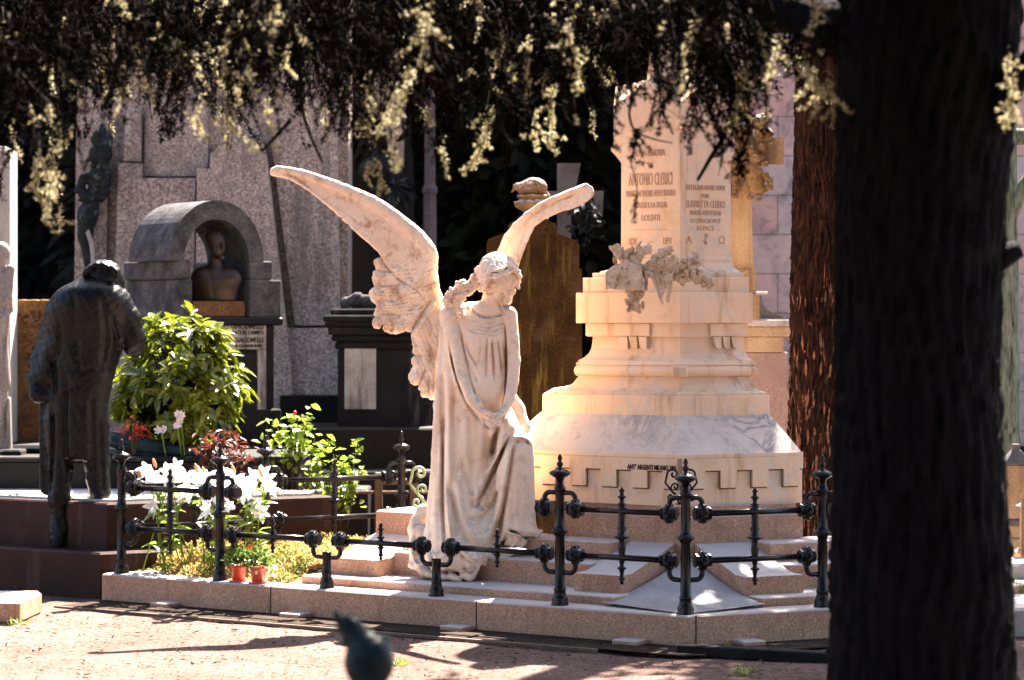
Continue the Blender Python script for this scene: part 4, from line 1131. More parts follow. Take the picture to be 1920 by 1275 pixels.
    # secondary feathers: lobed tiers below the blade
    lobes = [(712, 492, 20, 14, .1), (712, 520, 17, 12, .1), (706, 552, 18, 15, .0), (716, 577, 18, 14, .15), (724, 602, 17, 15, .3), (744, 608, 20, 20, .5), (765, 606, 18, 20, .7),
             (735, 540, 26, 18, .1), (742, 575, 24, 18, .2), (764, 580, 26, 20, .3), (752, 512, 36, 20, .2), (780, 545, 36, 28, .4), (800, 560, 26, 32, .6), (788, 590, 30, 24, .8),
             (796, 620, 25, 28, 1.1), (800, 650, 22, 26, 1.3), (806, 680, 20, 26, 1.4), (784, 708, 14, 16, 1.0), (778, 712, 10, 14, 1.2), (798, 722, 14, 22, 1.3), (812, 728, 11, 24, 1.4), (795, 738, 9, 10, 1.2), (792, 690, 18, 22, 1.2), (812, 700, 16, 30, 1.5), (818, 640, 16, 40, 1.5)]
    for i, (cx, cz, rx, rz, tt) in enumerate(lobes):
        w.ell((cx + (3 if i < 7 else 0), yc(cx, cz) - 3.5 - (i % 3) * 1.4, cz), (rx * .9, 9.5, rz * .86), k=1.6)
    # overlapping small coverts give the carved, lumpy look
    for i in range(46):
        cx = rn.uniform(705, 826); cz = rn.uniform(500, 735)
        if cz > 615 and cx < 772 + (cz - 615) * .0: continue
        if cz < 500 + (cx - 705) * .3 and cx > 740: continue
        w.ell((cx, yc(cx, cz) - 6.5 + rn.normal(0, .8), cz), (rn.uniform(7, 12), 5.5, rn.uniform(8, 13)), k=1.2)
    W = lambda p, a, wd, y=None: w.groove(p, a * 1.5, wd * .75, y, True, None, a > 2)
    W([(702, 468), (722, 498), (748, 524), (774, 540), (800, 566)], 5, 3, 60)
    W([(812, 558), (796, 580), (780, 604), (770, 624)], 7, 3.2, 70); W([(818, 560), (806, 584), (792, 606), (780, 622)], -3, 4, 70)
    for i in range(8):   # long shallow quill lines on the blade
        s_ = i / 8
        W([(520 + 30 * s_, 318 + 8 * s_), (600, 345 + 26 * s_), (680, 385 + 42 * s_), (740, 430 + 66 * s_), (790, 500 + 60 * s_)], 1.1, 3.0, 110)
    for i in range(12):
        a = rn.uniform(560, 700); b = 330 + (a - 500) * .42 + rn.uniform(5, 35)
        W([(a, b), (a - 9, b + 5), (a - 15, b + 4)], 1.6, 2.2, 110)
    W([(760, 470), (762, 500), (775, 530)], 1.4, 5, 110); W([(704, 506), (722, 508), (745, 512)], 3.5, 2.2, 60)
    W([(698, 536), (720, 534), (745, 536)], 3.5, 2.2, 60); W([(700, 566), (722, 562), (744, 566)], 3.5, 2.2, 60); W([(708, 590), (730, 588), (752, 592)], 3.5, 2.2, 60)
    W([(733, 622), (742, 604), (752, 590)], 3.5, 2.2, 60); W([(786, 724), (792, 705), (800, 690)], 3.5, 2, 60); W([(802, 750), (804, 722), (806, 700)], 3, 2, 60); W([(820, 742), (819, 700), (818, 660)], 3, 2, 60)
    w.displace(lambda x, y, z: .5 * np.sin(x * .31 + 1.7 * np.sin(z * .15)) * np.sin(z * .27 + 1.2 * np.sin(x * .12)) + np.where(z > 480 + 0 * x, 1, .15) * .7 * np.sin(x * .55 + z * .2) * np.sin(z * .5 - x * .15))
    for i, (cx, cz, rx, rz, tt) in enumerate(lobes[:14]):   # crisp carved quills and scalloped tips on each feather
        for q_ in (-.45, 0, .45):
            dx, dz = math.cos(.15 + tt * .9), math.sin(.15 + tt * .9)
            W([(cx + rx * .9 * dx - q_ * rz * dz * .8, cz - rz * .3 * dz + q_ * rz * dx), (cx - q_ * rz * dz * .5, cz + q_ * rz * .8 * dx + rz * .15 * dz), (cx - rx * .8 * dx, cz + rz * .6 * dz + q_ * rz * .6)], 1.5, 1.6, 60)
    wl_ = w.mesh("wing", fm, mat_wing, root, smooth_iter=0)

    # ---- right wing, reaching up and towards the viewer, seen nearly edge on
    ycr = lambda x, z: 30 - 1.0 * (x - 962)
    def corr(p):
        s = 1 + (ycr(p[0], 0) / FPX)
        return (CX + (p[0] - CX) * s, HY + (p[1] - HY) * s)
    pw = [(928, 500), (932, 474), (942, 455), (953, 438), (965, 424), (977, 409), (1001, 389), (1020, 376), (1047, 363), (1073, 352), (1088, 346), (1100, 343), (1110, 349), (1114, 358), (1113, 367),
          (1104, 376), (1092, 384), (1073, 392), (1047, 399), (1020, 412), (1003, 424), (995, 440), (984, 466), (978, 482), (972, 500), (955, 520), (938, 515)]
    q = SDF(915, 1130, -150, 90, 330, 570, 1.8)
    q.poly_plate([corr(p) for p in pw], ycr, lambda x, z, d: 11 - 7 * np.clip((x - 960) / 90, 0, 1), rnd=3.5)
    ed = [corr(p) for p in [(940, 480), (955, 449), (970, 428), (990, 406), (1012, 388), (1040, 373), (1070, 360), (1095, 351)]]
    q.chain([(p[0], ycr(*p) - 5, p[1]) for p in ed], [11, 12, 11, 9, 6.5, 5, 4, 3.5], k=4)
    G = q.groove
    G([corr(p) for p in [(985, 425), (1000, 405), (1025, 388), (1060, 372), (1095, 357)]], 3, 2.4)
    G([corr(p) for p in [(975, 470), (985, 440), (998, 420)]], 2.5, 2.6)
    for dx in (0, 20, 40, 60): G([corr(p) for p in [(1040 + dx * .8, 398 - dx * .25), (1036 + dx * .8, 390 - dx * .25), (1040 + dx * .8, 380 - dx * .3)]], 1.6, 1.8)
    q.displace(lambda x, y, z: .5 * np.sin(x * .25 + z * .31) * np.sin(z * .2))
    q.mesh("wing", fm, mat_wing, root, smooth_iter=1)
    return root
# ------------------------------------------------------------------ shared small builders
def slab_poly(name, pts, Y, th, mat, parent=None, **kw):
    """upright slab: outline traced in photo pixels at distance Y (its front), th thick towards the back"""
    a = [P(x, y, Y) for x, y in pts]; n = len(a); back = Vector((0, th, 0))
    m = MB(); m.add(a + [p + back for p in a], [tuple(range(n)), tuple(range(2 * n - 1, n - 1, -1))] + [(i, (i + 1) % n, n + (i + 1) % n, n + i) for i in range(n)])
    o = m.build(name, mat, parent); tag(o, kw.get('label'), kw.get('cat')); return o

def leaf_cloud(name, pos, dirs, nrm, L, W, mat, parent=None, fold=.18, droop=0.0, shape='leaf'):
    """many separate pointed leaves: pos base, dirs growth direction, nrm face normal"""
    pos, dirs, nrm = [np.asarray(a, float) for a in (pos, dirs, nrm)]; n = len(pos)
    L = np.broadcast_to(np.asarray(L, float), n)[:, None]; W = np.broadcast_to(np.asarray(W, float), n)[:, None]
    dirs = dirs / np.linalg.norm(dirs, axis=1, keepdims=True)
    side = np.cross(dirs, nrm); side /= np.maximum(np.linalg.norm(side, axis=1, keepdims=True), 1e-6)
    up = np.cross(side, dirs)
    dz = np.array([0, 0, -1.])
    m1 = pos + dirs * L * .36; m2 = pos + dirs * L * .70 + dz * L * droop * .4; tip = pos + dirs * L + dz * L * droop
    V = np.stack([pos, m1 - side * W * .5 + up * W * fold, m1 - up * W * fold * .6, m1 + side * W * .5 + up * W * fold,
                  m2 - side * W * .38 + up * W * fold * .6, m2 - up * W * fold * .5, m2 + side * W * .38 + up * W * fold * .6, tip], 1)
    b = (np.arange(n) * 8)[:, None]
    T = np.concatenate([b + np.array([t]) for t in ((0, 2, 1), (0, 3, 2), (1, 2, 4), (2, 5, 4), (2, 3, 5), (3, 6, 5), (4, 5, 7), (5, 6, 7))])
    return np_mesh(name, V.reshape(-1, 3), tris=T, mat=mat, parent=parent, smooth=True)

def rand_unit(n, rng): v = rng.normal(size=(n, 3)); return v / np.linalg.norm(v, axis=1, keepdims=True)

# ------------------------------------------------------------------ the bronze mourner at the left
def mourner():
    Y0 = 15.75
    root = empty("bronze_statue", (X(140, Y0), Y0, .27), "dark bronze man in a long coat, bowing over a grave, his back turned", "statue")
    g = SDF(40, 290, -75, 90, 478, 1045, 2.2)
    g.loft([(520, 182, -12, 22, 20), (530, 178, -16, 42, 34), (546, 172, -20, 62, 46), (575, 167, -14, 78, 54), (610, 163, -6, 80, 54), (640, 158, 0, 76, 50), (700, 150, 0, 66, 46), (750, 145, 0, 60, 42), (800, 143, 0, 60, 40), (850, 142, 2, 56, 36), (862, 142, 2, 54, 30)], k=8)
    g.chain([(117, -4, 800), (113, -4, 870), (113, -10, 940)], [27, 23, 18], k=4); g.chain([(178, 4, 800), (181, 6, 870), (186, 6, 926)], [28, 24, 20], k=4)
    g.poly_plate(smooth_curve([(76, 730), (74, 800), (74, 880), (76, 920), (94, 922), (100, 860), (104, 760), (100, 720)], 3, True), lambda x, z: 4 + 0 * x, lambda x, z, d: 9, rnd=5, k=6)
    g.chain([(118, -2, 580), (96, 8, 628), (80, 8, 672), (72, 0, 712), (74, -14, 738), (88, -16, 742)], [26, 25, 22, 20, 15, 12], k=8)
    g.chain([(222, -4, 566), (240, -4, 596), (252, -2, 632), (250, 14, 652), (240, 40, 648)], [26, 23, 20, 17, 14], k=8)
    g.cap((118, -6, 640), (92, -6, 700), 34, 26, k=10)
    # head bowed away, thick curls
    g.ell((194, -4, 519), (35, 33, 29), k=6); g.ell((208, -2, 528), (26, 28, 24), k=6)
    rn = np.random.default_rng(4)
    for a in np.linspace(0, 1, 9):          # thick combed-back waves of hair
        c_ = 2.6 * a - 1.3
        pts = [(194 + (33 - 3 * abs(c_)) * math.sin(b_), -4 + 30 * math.sin(c_) * .9 - 3, 519 - (27 - 5 * abs(c_)) * math.cos(b_) ) for b_ in np.linspace(-1.35, 1.45, 9)]
        g.chain([(p[0], p[1] + 2 * math.sin(i_ * 2), p[2] + 1.5 * math.sin(i_ * 1.7 + a * 9)) for i_, p in enumerate(pts)], [5 + 1.6 * math.sin(i_ * 1.9 + a * 7) for i_ in range(9)], k=2.5)
    g.chain([(168, -14, 534), (186, -26, 540), (208, -22, 546), (222, -6, 550)], [8, 9, 9, 8], k=4)
    g.chain([(160, -10, 536), (185, -30, 533), (212, -24, 540)], [3, 4, 4], k=2)
    g.cap((222, 4, 535), (232, 10, 556), 10, 8, k=4)
    # legs: the near foot stands on the lower step, toes down; the other on the slab
    g.chain([(116, -6, 880), (113, -10, 935), (113, -14, 962)], [24, 20, 14], k=5)
    g.chain([(113, -12, 960), (114, -14, 990), (113, -24, 1018)], [15, 18, 12], k=4)
    g.ell((113, -16, 1000), (17, 14, 26), k=5)
    g.chain([(180, 8, 900), (184, 8, 925), (188, -10, 930)], [20, 16, 12], k=5)
    for pts, a, w in (([(133, 700), (128, 780), (130, 860), (138, 930)], 7, 5), ([(176, 740), (178, 820), (176, 925)], 5, 5), ([(104, 760), (104, 840), (98, 930)], 7, 4),
                      ([(150, 545), (150, 620), (158, 700)], 3, 7), ([(200, 560), (205, 620), (196, 690)], 5, 6), ([(120, 600), (118, 650), (98, 700)], 5, 5), ([(215, 590), (222, 640), (210, 700)], 7, 5),
                      ([(95, 660), (110, 700), (108, 745)], 6, 4), ([(160, 700), (180, 690), (200, 700)], 3, 4), ([(120, 720), (140, 735), (160, 730)], -3, 5), ([(190, 780), (192, 850), (194, 920)], 5, 4)):
        g.groove(pts, a, w, 0)
    g.displace(lambda x, y, z: .9 * np.sin(x * .11 + 2 * np.sin(z * .05)) * np.sin(z * .09 + y * .05) + .6 * np.sin(x * .33 + z * .11) * np.sin(z * .27 - x * .06 + y * .1) + .4 * np.sin(x * .6 + y * .4) * np.sin(z * .55))
    g.mesh("figure", sheet_map(Y0), M_bronze, root)
mourner()

# ------------------------------------------------------------------ neighbouring grave
def neighbour():
    root = empty("granite_grave", (-2.4, 16.3, 0), "low red-brown granite grave border topped with white gravel, beneath the bronze mourner", "grave")
    A = Vector((-2.42, 15.53)); r = Vector((.89, .46)).normalized(); l = Vector((-.864, .503)).normalized()
    R1 = A + r * 1.46; L1 = A + l * 2.6; back = Vector((-.3, 1.6))
    outer = [tuple(A), tuple(R1), tuple(R1 + Vector((-.46, .8))), tuple(A + Vector((-.6, 2.3))), tuple(L1 + Vector((0, 1.4))), tuple(L1)]
    MB().prism(outer, -.02, .545, .01).build("border", M_grave_granite, root)
    MB().prism(offset_poly(outer, -.09), .5, .560, .0).build("gravel_bed", M_gravel_white, root)
    low = offset_poly(outer, .2)
    MB().prism(low, -.03, .27, .012).build("lower_step", M_grave_granite, root)
    # lumps of gravel break the edge
    rn = np.random.default_rng(9)
    mb = MB()
    for i in range(420):
        t = rn.uniform(0, 1)
        base = (A.lerp(R1, rn.uniform(.05, .95)) if rn.random() < .5 else A.lerp(L1, rn.uniform(.05, .9))) + Vector((rn.uniform(-.03, .0), rn.uniform(.13, .26)))
        s = rn.uniform(.008, .018)
        mb.lathe((base.x, base.y, .558), [(s * .7, 0), (s, s * .4), (s * .6, s), (0, s * 1.1)], 5)
    mb.build("gravel_stones", M_gravel_white, root)["kind"] = "stuff"
    # dark slab behind, raised
    MB().box((-2.62, 17.15, .0), (2.5, 1.0, .735), 0, .01).build("tomb_slab", M_black_granite, root)
    MB().box((-2.62, 17.1, .735), (2.56, 1.02, .03), 0, .008).build("tomb_slab_edge", M_tomb_dark, root)
    MB().box((-3.45, 17.35, .765), (1.0, .7, .055), 0, .02).build("tomb_slab_upper", M_tomb_dark, root)
    # bronze drapery lying on the slab
    g = SDF(196, 412, -40, 60, 795, 872, 2.2)
    g.chain([(212, 0, 826), (240, 0, 832), (290, 0, 842), (340, -4, 850), (392, -8, 848)], [13, 17, 15, 13, 12], k=8)
    g.chain([(205, 10, 815), (250, 8, 826), (310, 10, 836)], [6, 9, 8], k=6)
    g.ell((300, 14, 852), (100, 30, 12), k=6)
    for pts, a in (([(215, 822), (260, 836), (330, 846)], 3), ([(250, 826), (300, 840), (380, 850)], 3), ([(220, 838), (280, 850), (360, 856)], 3)): g.groove(pts, a, 3)
    o = g.mesh("bronze_drapery", sheet_map(16.75), M_blue_bronze); tag(o, "dark blue-grey bronze cloth lying on the tomb slab under the bush", "sculpture")
neighbour()

# ------------------------------------------------------------------ aedicule with the bust
def aedicule():
    F1 = Vector((-2.31, 18.3)); u = Vector((.823, .568)); v = Vector((-.568, .823)); rz = math.atan2(u.y, u.x)
    root = empty("bust_shrine", (F1.x + .2, F1.y + .6, 0), "blackened stone shrine with a barrel arch over a bronze bust and an inscribed marble panel", "monument")
    def q(a, b): return F1 + u * a + v * b
    def bx(a0, a1, b0, b1, z0, z1, mat, name, bev=.01):
        c = q((a0 + a1) / 2, (b0 + b1) / 2); return MB().box((c.x, c.y, z0), (a1 - a0, b1 - b0, z1 - z0), rz, bev).build(name, mat, root)
    W, D = .787, .917
    bx(0, W, 0, D, -.02, 1.0, M_tomb_dark, "lower_body"); bx(.05, W - .04, .03, D - .05, 1.0, 1.60, M_tomb_dark, "upper_body")
    bx(-.01, W + .01, -.01, D + .01, 1.60, 1.66, M_black_granite, "cornice")
    bx(.0, .068, 0, D, 1.66, 1.93, M_arch, "pier"); bx(.526, W, 0, D, 1.66, 1.93, M_arch, "pier"); bx(.068, .526, .50, D, 1.66, 1.93, M_tomb_dark, "pier")
    bx(-.03, .066, 0.02, D - .02, 1.93, 2.065, M_arch, "impost"); bx(.54, W - .06, .02, D - .02, 1.93, 2.065, M_arch, "impost")
    bx(.085, .51, .03, .42, 1.66, 1.775, M_rusty, "bust_plinth")
    # barrel arch
    ro, ri, d0, d1 = .385, .265, .02, .66; ca = .275
    rs = []
    for (r, b) in ((ri, d0), (ro, d0), (ro, d1), (ri, d1)):
        rs.append((r, b))
    m = MB(); n = 28; vs = []; fs = []
    for i in range(n + 1):
        a = math.pi * i / n
        for r, b in rs:
            p = q(ca + (-math.cos(a)) * r * .98, b); vs.append((p.x, p.y, 2.06 + math.sin(a) * r * 1.12))
    for i in range(n):
        for j in range(4): k = (j + 1) % 4; fs.append((i * 4 + j, i * 4 + k, (i + 1) * 4 + k, (i + 1) * 4 + j))
    fs += [(0, 1, 2, 3), (n * 4 + 3, n * 4 + 2, n * 4 + 1, n * 4)]
    m.add(vs, fs); m.build("barrel_arch", M_arch, root)
    # marble panel, inscription, door with frame
    fp = lambda a0, a1, z0, z1, th, mat, name: face_plate(F1, u, [(a0, z0), (a1, z0), (a1, z1), (a0, z1)], th, mat, name, root, -v)
    zz = lambda py: CAMZ - (py - HY) * 18.5 / FPX
    fp(.02, .62, zz(657), zz(604), -.012, M_panel, "inscription_panel") if 0 else None
    def pl(a0, a1, z0, z1, th, mat, name, off=0.028):
        c = F1 - v * off * -1
        return face_plate(q(0, .028), u, [(a0, z0), (a1, z0), (a1, z1), (a0, z1)], th, mat, name, root, -v)
    pl(.055, .665, zz(655), zz(604), .02, M_panel, "inscription_panel")
    pl(.60, .665, zz(800), zz(656), .02, M_panel, "door_jamb")
    pl(.055, .595, zz(800), zz(663), .006, M_black_granite, "door_panel")
    for tx, py, h, w, a in (("LUIGI PIETRO GIACOMELLI", 612, 11, .56, .36), ("RICORDO DI MONDATI IN CAMPO", 624, 8, .56, .36), ("CAVALLINI VED. GIACOMELLI", 638, 9, .54, .37), ("SI CONGIUNSE", 649, 5, .22, .52)):
        p = q(a, .0065)
        text_mesh(tx, h * 1.4 * 18.5 / FPX, M_letters_dark, "inscription", root, (p.x, p.y, zz(py)), u.to_3d(), (-v).to_3d(), w, bold=.001)
    # the bust
    Y0 = 18.62
    g = SDF(345, 470, -60, 60, 424, 570, 1.7)
    g.ell((406, -2, 455), (18, 20, 24), k=4); g.ell((410, -10, 468), (13, 14, 17), k=5); g.cap((404, 2, 480), (402, 2, 505), 12, 14, k=5)
    g.ell((403, 4, 530), (44, 24, 30), k=8); g.ell((380, 2, 520), (22, 20, 20), k=8); g.ell((432, 2, 524), (22, 20, 22), k=8); g.loft([(525, 403, 4, 46, 24), (545, 403, 4, 44, 24), (564, 403, 4, 40, 22)], k=6)
    g.cap((419, -20, 459), (421, -26, 467), 3, 3.4, k=2); g.ell((412, -21, 457), (4.5, 2.2, 2.5), k=3, op='cut'); g.cap((412, -25, 476), (422, -24, 475), .8, .7, k=1, op='cut')
    g.ell((418, -20, 484), (6, 6, 5), k=3); g.ell((402, 0, 446), (18, 20, 16), k=2); g.ell((391, 2, 464), (3, 4, 6), k=2)
    g.groove([(388, 500), (398, 525), (404, 560)], 1.0, 4)
    o = g.mesh("portrait_bust", sheet_map(Y0), M_bust); tag(o, "brown bronze bust of a short-haired man under the barrel arch of the blackened shrine", "bust")
M_bust = metal("brown_bronze", (.02,.011,.008), (.045,.024,.014), rough=.5, metallic=.2, scale=14, bmp=.3)
aedicule()

# ------------------------------------------------------------------ tall stepped granite monument behind
def granite_wall():
    Y = 20.8
    root = empty("stepped_granite_monument", (X(390, Y), Y, 0), "huge grey speckled granite monument of tapering stepped slabs rising behind the arched shrine", "monument")
    S = lambda pts, yy, nm="slab": slab_poly(nm, pts, yy, Y + .5 - yy, M_grey_granite, root)
    S([(130, 1000), (140, 480), (147, -60), (655, -60), (650, 1000)], Y, "core")
    S([(134, 1000), (143, 330), (148, 165), (186, 165), (188, 205), (204, 205), (198, 560), (190, 1000)], Y - .08)
    S([(192, 1000), (214, 560), (222, 306), (266, 306), (266, 334), (366, 334), (362, 700), (360, 1000)], Y - .14)
    S([(232, 302), (236, 212), (264, 212), (264, 302)], Y - .10)
    S([(363, 1000), (369, 316), (394, 316), (394, 290), (420, 265), (492, 262), (500, 300), (546, 700), (548, 1000)], Y - .26)
    S([(270, 330), (275, 110), (390, 60), (390, 312), (366, 330)], Y - .05)
    S([(553, 610), (509, 266), (515, -60), (628, -60), (634, 400), (636, 610)], Y - .14)
    S([(530, 1000), (530, 615), (645, 615), (645, 1000)], Y - .2)
    slab_poly("base_course", [(525, 1000), (525, 742), (652, 742), (652, 1000)], Y - .45, .5, M_black_granite, root)
    # bronze torch with a wreath on its left edge
    Yt = Y - .2
    g = SDF(128, 225, -30, 30, 225, 545, 1.9)
    rn = np.random.default_rng(2)
    cc = [(176 + 24 * math.cos(a), -6 + 3 * math.sin(a * 2), 352 + 22 * math.sin(a)) for a in np.linspace(0, 6.283, 20)]
    g.chain(cc, [8 + 2 * math.sin(i * 2.2) for i in range(20)], k=3)
    for i in range(70):
        a = rn.uniform(0, 6.28); g.ell((176 + 25 * math.cos(a) + rn.normal(0, 3), -10 + rn.normal(0, 3), 352 + 23 * math.sin(a) + rn.normal(0, 3)), (rn.uniform(3, 8), 3, rn.uniform(2, 4)), k=1)
    g.chain([(170, 0, 400), (182, 0, 330), (192, 0, 290), (196, 0, 262), (192, 0, 236)], [12, 14, 17, 15, 5], k=5)
    for i in range(40): g.ell((188 + rn.normal(0, 11), -8 + rn.normal(0, 5), rn.uniform(240, 330)), (rn.uniform(3, 7), 4, rn.uniform(5, 12)), k=2)
    for pts in ([(200, -6, 345), (212, -10, 330)], [(196, -8, 372), (212, -8, 352)], [(166, -8, 300), (158, -8, 320)]): g.chain(pts, [4, 2], k=2)
    g.chain([(170, 0, 396), (164, 0, 404), (160, 0, 440), (168, 0, 500), (172, 0, 540)], [16, 19, 14, 9, 7], k=4, sq=(1, 1, .7))
    o = g.mesh("bronze_torch", sheet_map(Yt), M_green_bronze); tag(o, "green-stained bronze torch with a laurel wreath on the left edge of the grey granite monument", "torch")
    tag(slab_poly("hanging_ribbon", [(160, 436), (166, 430), (174, 452), (177, 480), (176, 530), (169, 530), (170, 480), (167, 455)], Yt - .12, .03, M_pale_stone), "pale curved ribbon below the torch wreath on the grey granite", "ribbon")
granite_wall()

# ------------------------------------------------------------------ left edge: pale pillar with figure, brown stele
def left_edge():
    root = empty("pale_pillar", (X(-10, 17.3), 17.3, 0), "tall pale limestone pillar cut off by the left edge behind the relief figure", "pillar")
    Y = 17.3
    MB().box(tuple(P(-12, 600, Y + .15).to_2d()) + (0.,), (.27, .28, 2.78), 0, .015).build("shaft", M_pale_stone, root)
    MB().box(tuple(P(-12, 600, Y + .15).to_2d()) + (2.78,), (.20, .22, .02), 0, .005).build("cap", M_pale_stone, root)
    g = SDF(-60, 40, -45, 40, 450, 852, 2.2)
    g.ell((4, -8, 474), (17, 18, 21), k=4); g.chain([(4, -8, 490), (2, -6, 520)], [9, 12], k=4)
    g.loft([(512, -2, -4, 20, 18), (530, -4, -4, 27, 20), (590, -4, -4, 24, 20), (640, -6, -4, 22, 20), (700, -6, -4, 26, 24), (780, -6, -4, 28, 26), (846, -4, -4, 28, 26)], k=6)
    g.chain([(16, -6, 520), (22, -14, 505), (20, -20, 560), (22, -16, 580), (8, -24, 600)], [8, 8, 7, 6, 5], k=3)
    for pts in ([(10, 620), (8, 700), (14, 840)], [(-4, 640), (-2, 720), (0, 845)], [(20, 720), (12, 770), (8, 840)]): g.groove(pts, 5, 3.5, 0)
    o = g.mesh("relief_figure", sheet_map(17.0), M_relief); tag(o, "weathered stone draped figure at the left edge, leaning on the pale pillar", "statue")
    MB().box((X(-10, 17), 17.0, 0), (.42, .42, .80), 0, .01).build("figure_base", M_tomb_dark, root)
    g = SDF(24, 130, -30, 34, 548, 1060, 2.6)
    g.poly_plate([(31, 1060), (31, 562), (118, 562), (118, 1060)], lambda x, z: 0 * x, lambda x, z, d: 20, rnd=3)
    g.poly_plate([(36, 835), (38, 690), (112, 690), (112, 835)], lambda x, z: -6 + 0 * x, lambda x, z, d: 20, rnd=3)
    rn = np.random.default_rng(8)
    for i in range(60): g.ell((rn.uniform(48, 92), -20, rn.uniform(580, 690)), (rn.uniform(3, 9), 5, rn.uniform(3, 9)), k=1.5, op='add' if i % 2 else 'cut')
    g.displace(lambda x, y, z: .8 * np.sin(x * .4 + z * .2) * np.sin(z * .33 + x * .1))
    o = g.mesh("brown_stele", sheet_map(17.7), M_rusty); tag(o, "rough brown lichened stele with eroded relief standing left of the bronze mourner", "stele")
M_relief = stone("weathered_relief_stone", (.20,.17,.16), (.32,.28,.26), grain=(.7,1.1), gscale=60, big=4, bmp=.4, streak=((.16,.09,.05), 6, .5), rough=.85)
left_edge()

# ------------------------------------------------------------------ dark tombs in the middle distance
def dark_tombs():
    Y = 18.8
    root = empty("dark_pedestal_tomb", (X(720, Y), Y, 0), "black weathered pedestal tomb with moulded cap and streaked white panel, left of the angel", "tomb")
    cx = X(728, Y)
    def wpx(a): return a * Y / FPX
    m = MB(); m.box((cx, Y + .45, 0), (wpx(190), .9, CAMZ - (655 - HY) * Y / FPX), 0, .01); m.build("body", M_tomb_dark, root)
    for (z0, z1, w) in ((655, 640, 200), (640, 628, 212), (628, 612, 224), (612, 604, 236), (604, 590, 240), (590, 578, 216)):
        a = CAMZ - (z0 - HY) * Y / FPX; b = CAMZ - (z1 - HY) * Y / FPX
        MB().box((cx, Y + .45, a), (wpx(w), .9 + wpx(w - 190), b - a - .001), 0, .012).build("cap_moulding", M_tomb_dark, root)
    slab_poly("marble_panel", [(646, 767), (646, 652), (705, 652), (705, 767)], Y - .012, .03, M_panel, root)
    g = SDF(630, 800, -30, 30, 545, 590, 2.2)
    g.chain([(646, 0, 570), (668, 0, 563), (700, 0, 566), (760, 0, 566)], [10, 13, 13, 12], k=6)
    g.displace(lambda x, y, z: 1.6 * np.sin(x * .25) + .8 * np.sin(x * .5 + z * .4))
    tag(g.mesh("reclining_carving", sheet_map(Y + .2), M_arch), "small weathered carving lying on top of the black pedestal tomb", "carving")
    for (x0, x1, py, yy) in ((560, 850, 800, 18.3), (575, 840, 880, 17.9), (595, 690, 915, 17.4)):
        zt = CAMZ - (py - HY) * yy / FPX
        MB().box(((X(x0, yy) + X(x1, yy)) / 2, yy + .5, -.01), (X(x1, yy) - X(x0, yy), 1.0, zt), 0, .012).build("step", M_black_granite, root)
    # dark cross-shaped monument further back
    Yb = 22.2
    r2 = empty("dark_gabled_monument", (X(715, Yb), Yb, 0), "very dark gabled granite monument with a shadowed bust, partly hidden behind the left wing", "monument")
    slab_poly("core", [(655, 1000), (648, 330), (700, 200), (720, 60), (756, 60), (775, 330), (778, 1000)], Yb, .5, M_black_granite, r2)
    slab_poly("grey_facing", [(718, 330), (716, 190), (722, 90), (750, 90), (762, 240), (742, 262), (728, 290)], Yb - .04, .06, M_grey_granite, r2)
    slab_poly("grey_facing", [(690, 160), (686, 120), (712, 100), (712, 210), (700, 235)], Yb - .03, .05, M_grey_granite, r2)
    slab_poly("grey_facing", [(744, 320), (742, 268), (758, 262), (756, 340)], Yb - .035, .05, M_grey_granite, r2)
    g = SDF(670, 780, -50, 30, 225, 372, 2.6)
    g.ell((716, -10, 256), (20, 20, 24), k=5); g.cap((714, -6, 270), (714, -4, 300), 12, 16, k=6); g.ell((714, -4, 322), (44, 22, 30), k=8)
    tag(g.mesh("shadowed_bust", sheet_map(Yb - .2), M_black_granite), "nearly black bust silhouette on the dark gabled monument", "bust")
    rn = np.random.default_rng(6); n = 130
    c = np.array(P(738, 352, Yb - .45)); a = rn.uniform(0, 6.28, n); rr = rn.uniform(.02, .12, n)
    pos = c + np.stack([np.cos(a) * rr, rn.normal(0, .03, n), np.sin(a) * rr * .8], 1); d = np.stack([np.cos(a), rn.normal(0, .3, n), np.sin(a) - .6], 1)
    o = leaf_cloud("bronze_wreath", pos, d, rand_unit(n, rn), rn.uniform(.07, .13, n), rn.uniform(.02, .03, n), M_green_bronze, droop=.3); tag(o, "spiky green bronze palm wreath hanging above the left wing's edge", "wreath")
    # slim dark column
    Yc = 21.0
    r3 = empty("dark_column", (X(806, Yc), Yc, 0), "slim dark granite column standing in the shade between the left wing and headstone", "column")
    z1 = CAMZ - (200 - HY) * Yc / FPX; z2 = CAMZ - (352 - HY) * Yc / FPX
    MB().lathe((X(806, Yc), Yc, 0), [(.09, 0), (.09, 1.2), (.06, 1.22), (.052, z2 - .05), (.062, z2 - .04), (.062, z2), (.045, z2 + .02), (.042, z1), (.06, z1 + .05), (.0, z1 + .2)], 8, smooth=False).build("shaft", M_col, r3)
    MB().box((X(806, Yc), Yc, 0), (.3, .3, .3), 0, .01).build("base", M_col, r3)
M_col = stone("grey_brown_granite", (.07,.055,.06), (.11,.09,.095), grain=(.7,1.2), gscale=80, big=4, bmp=.2)
dark_tombs()

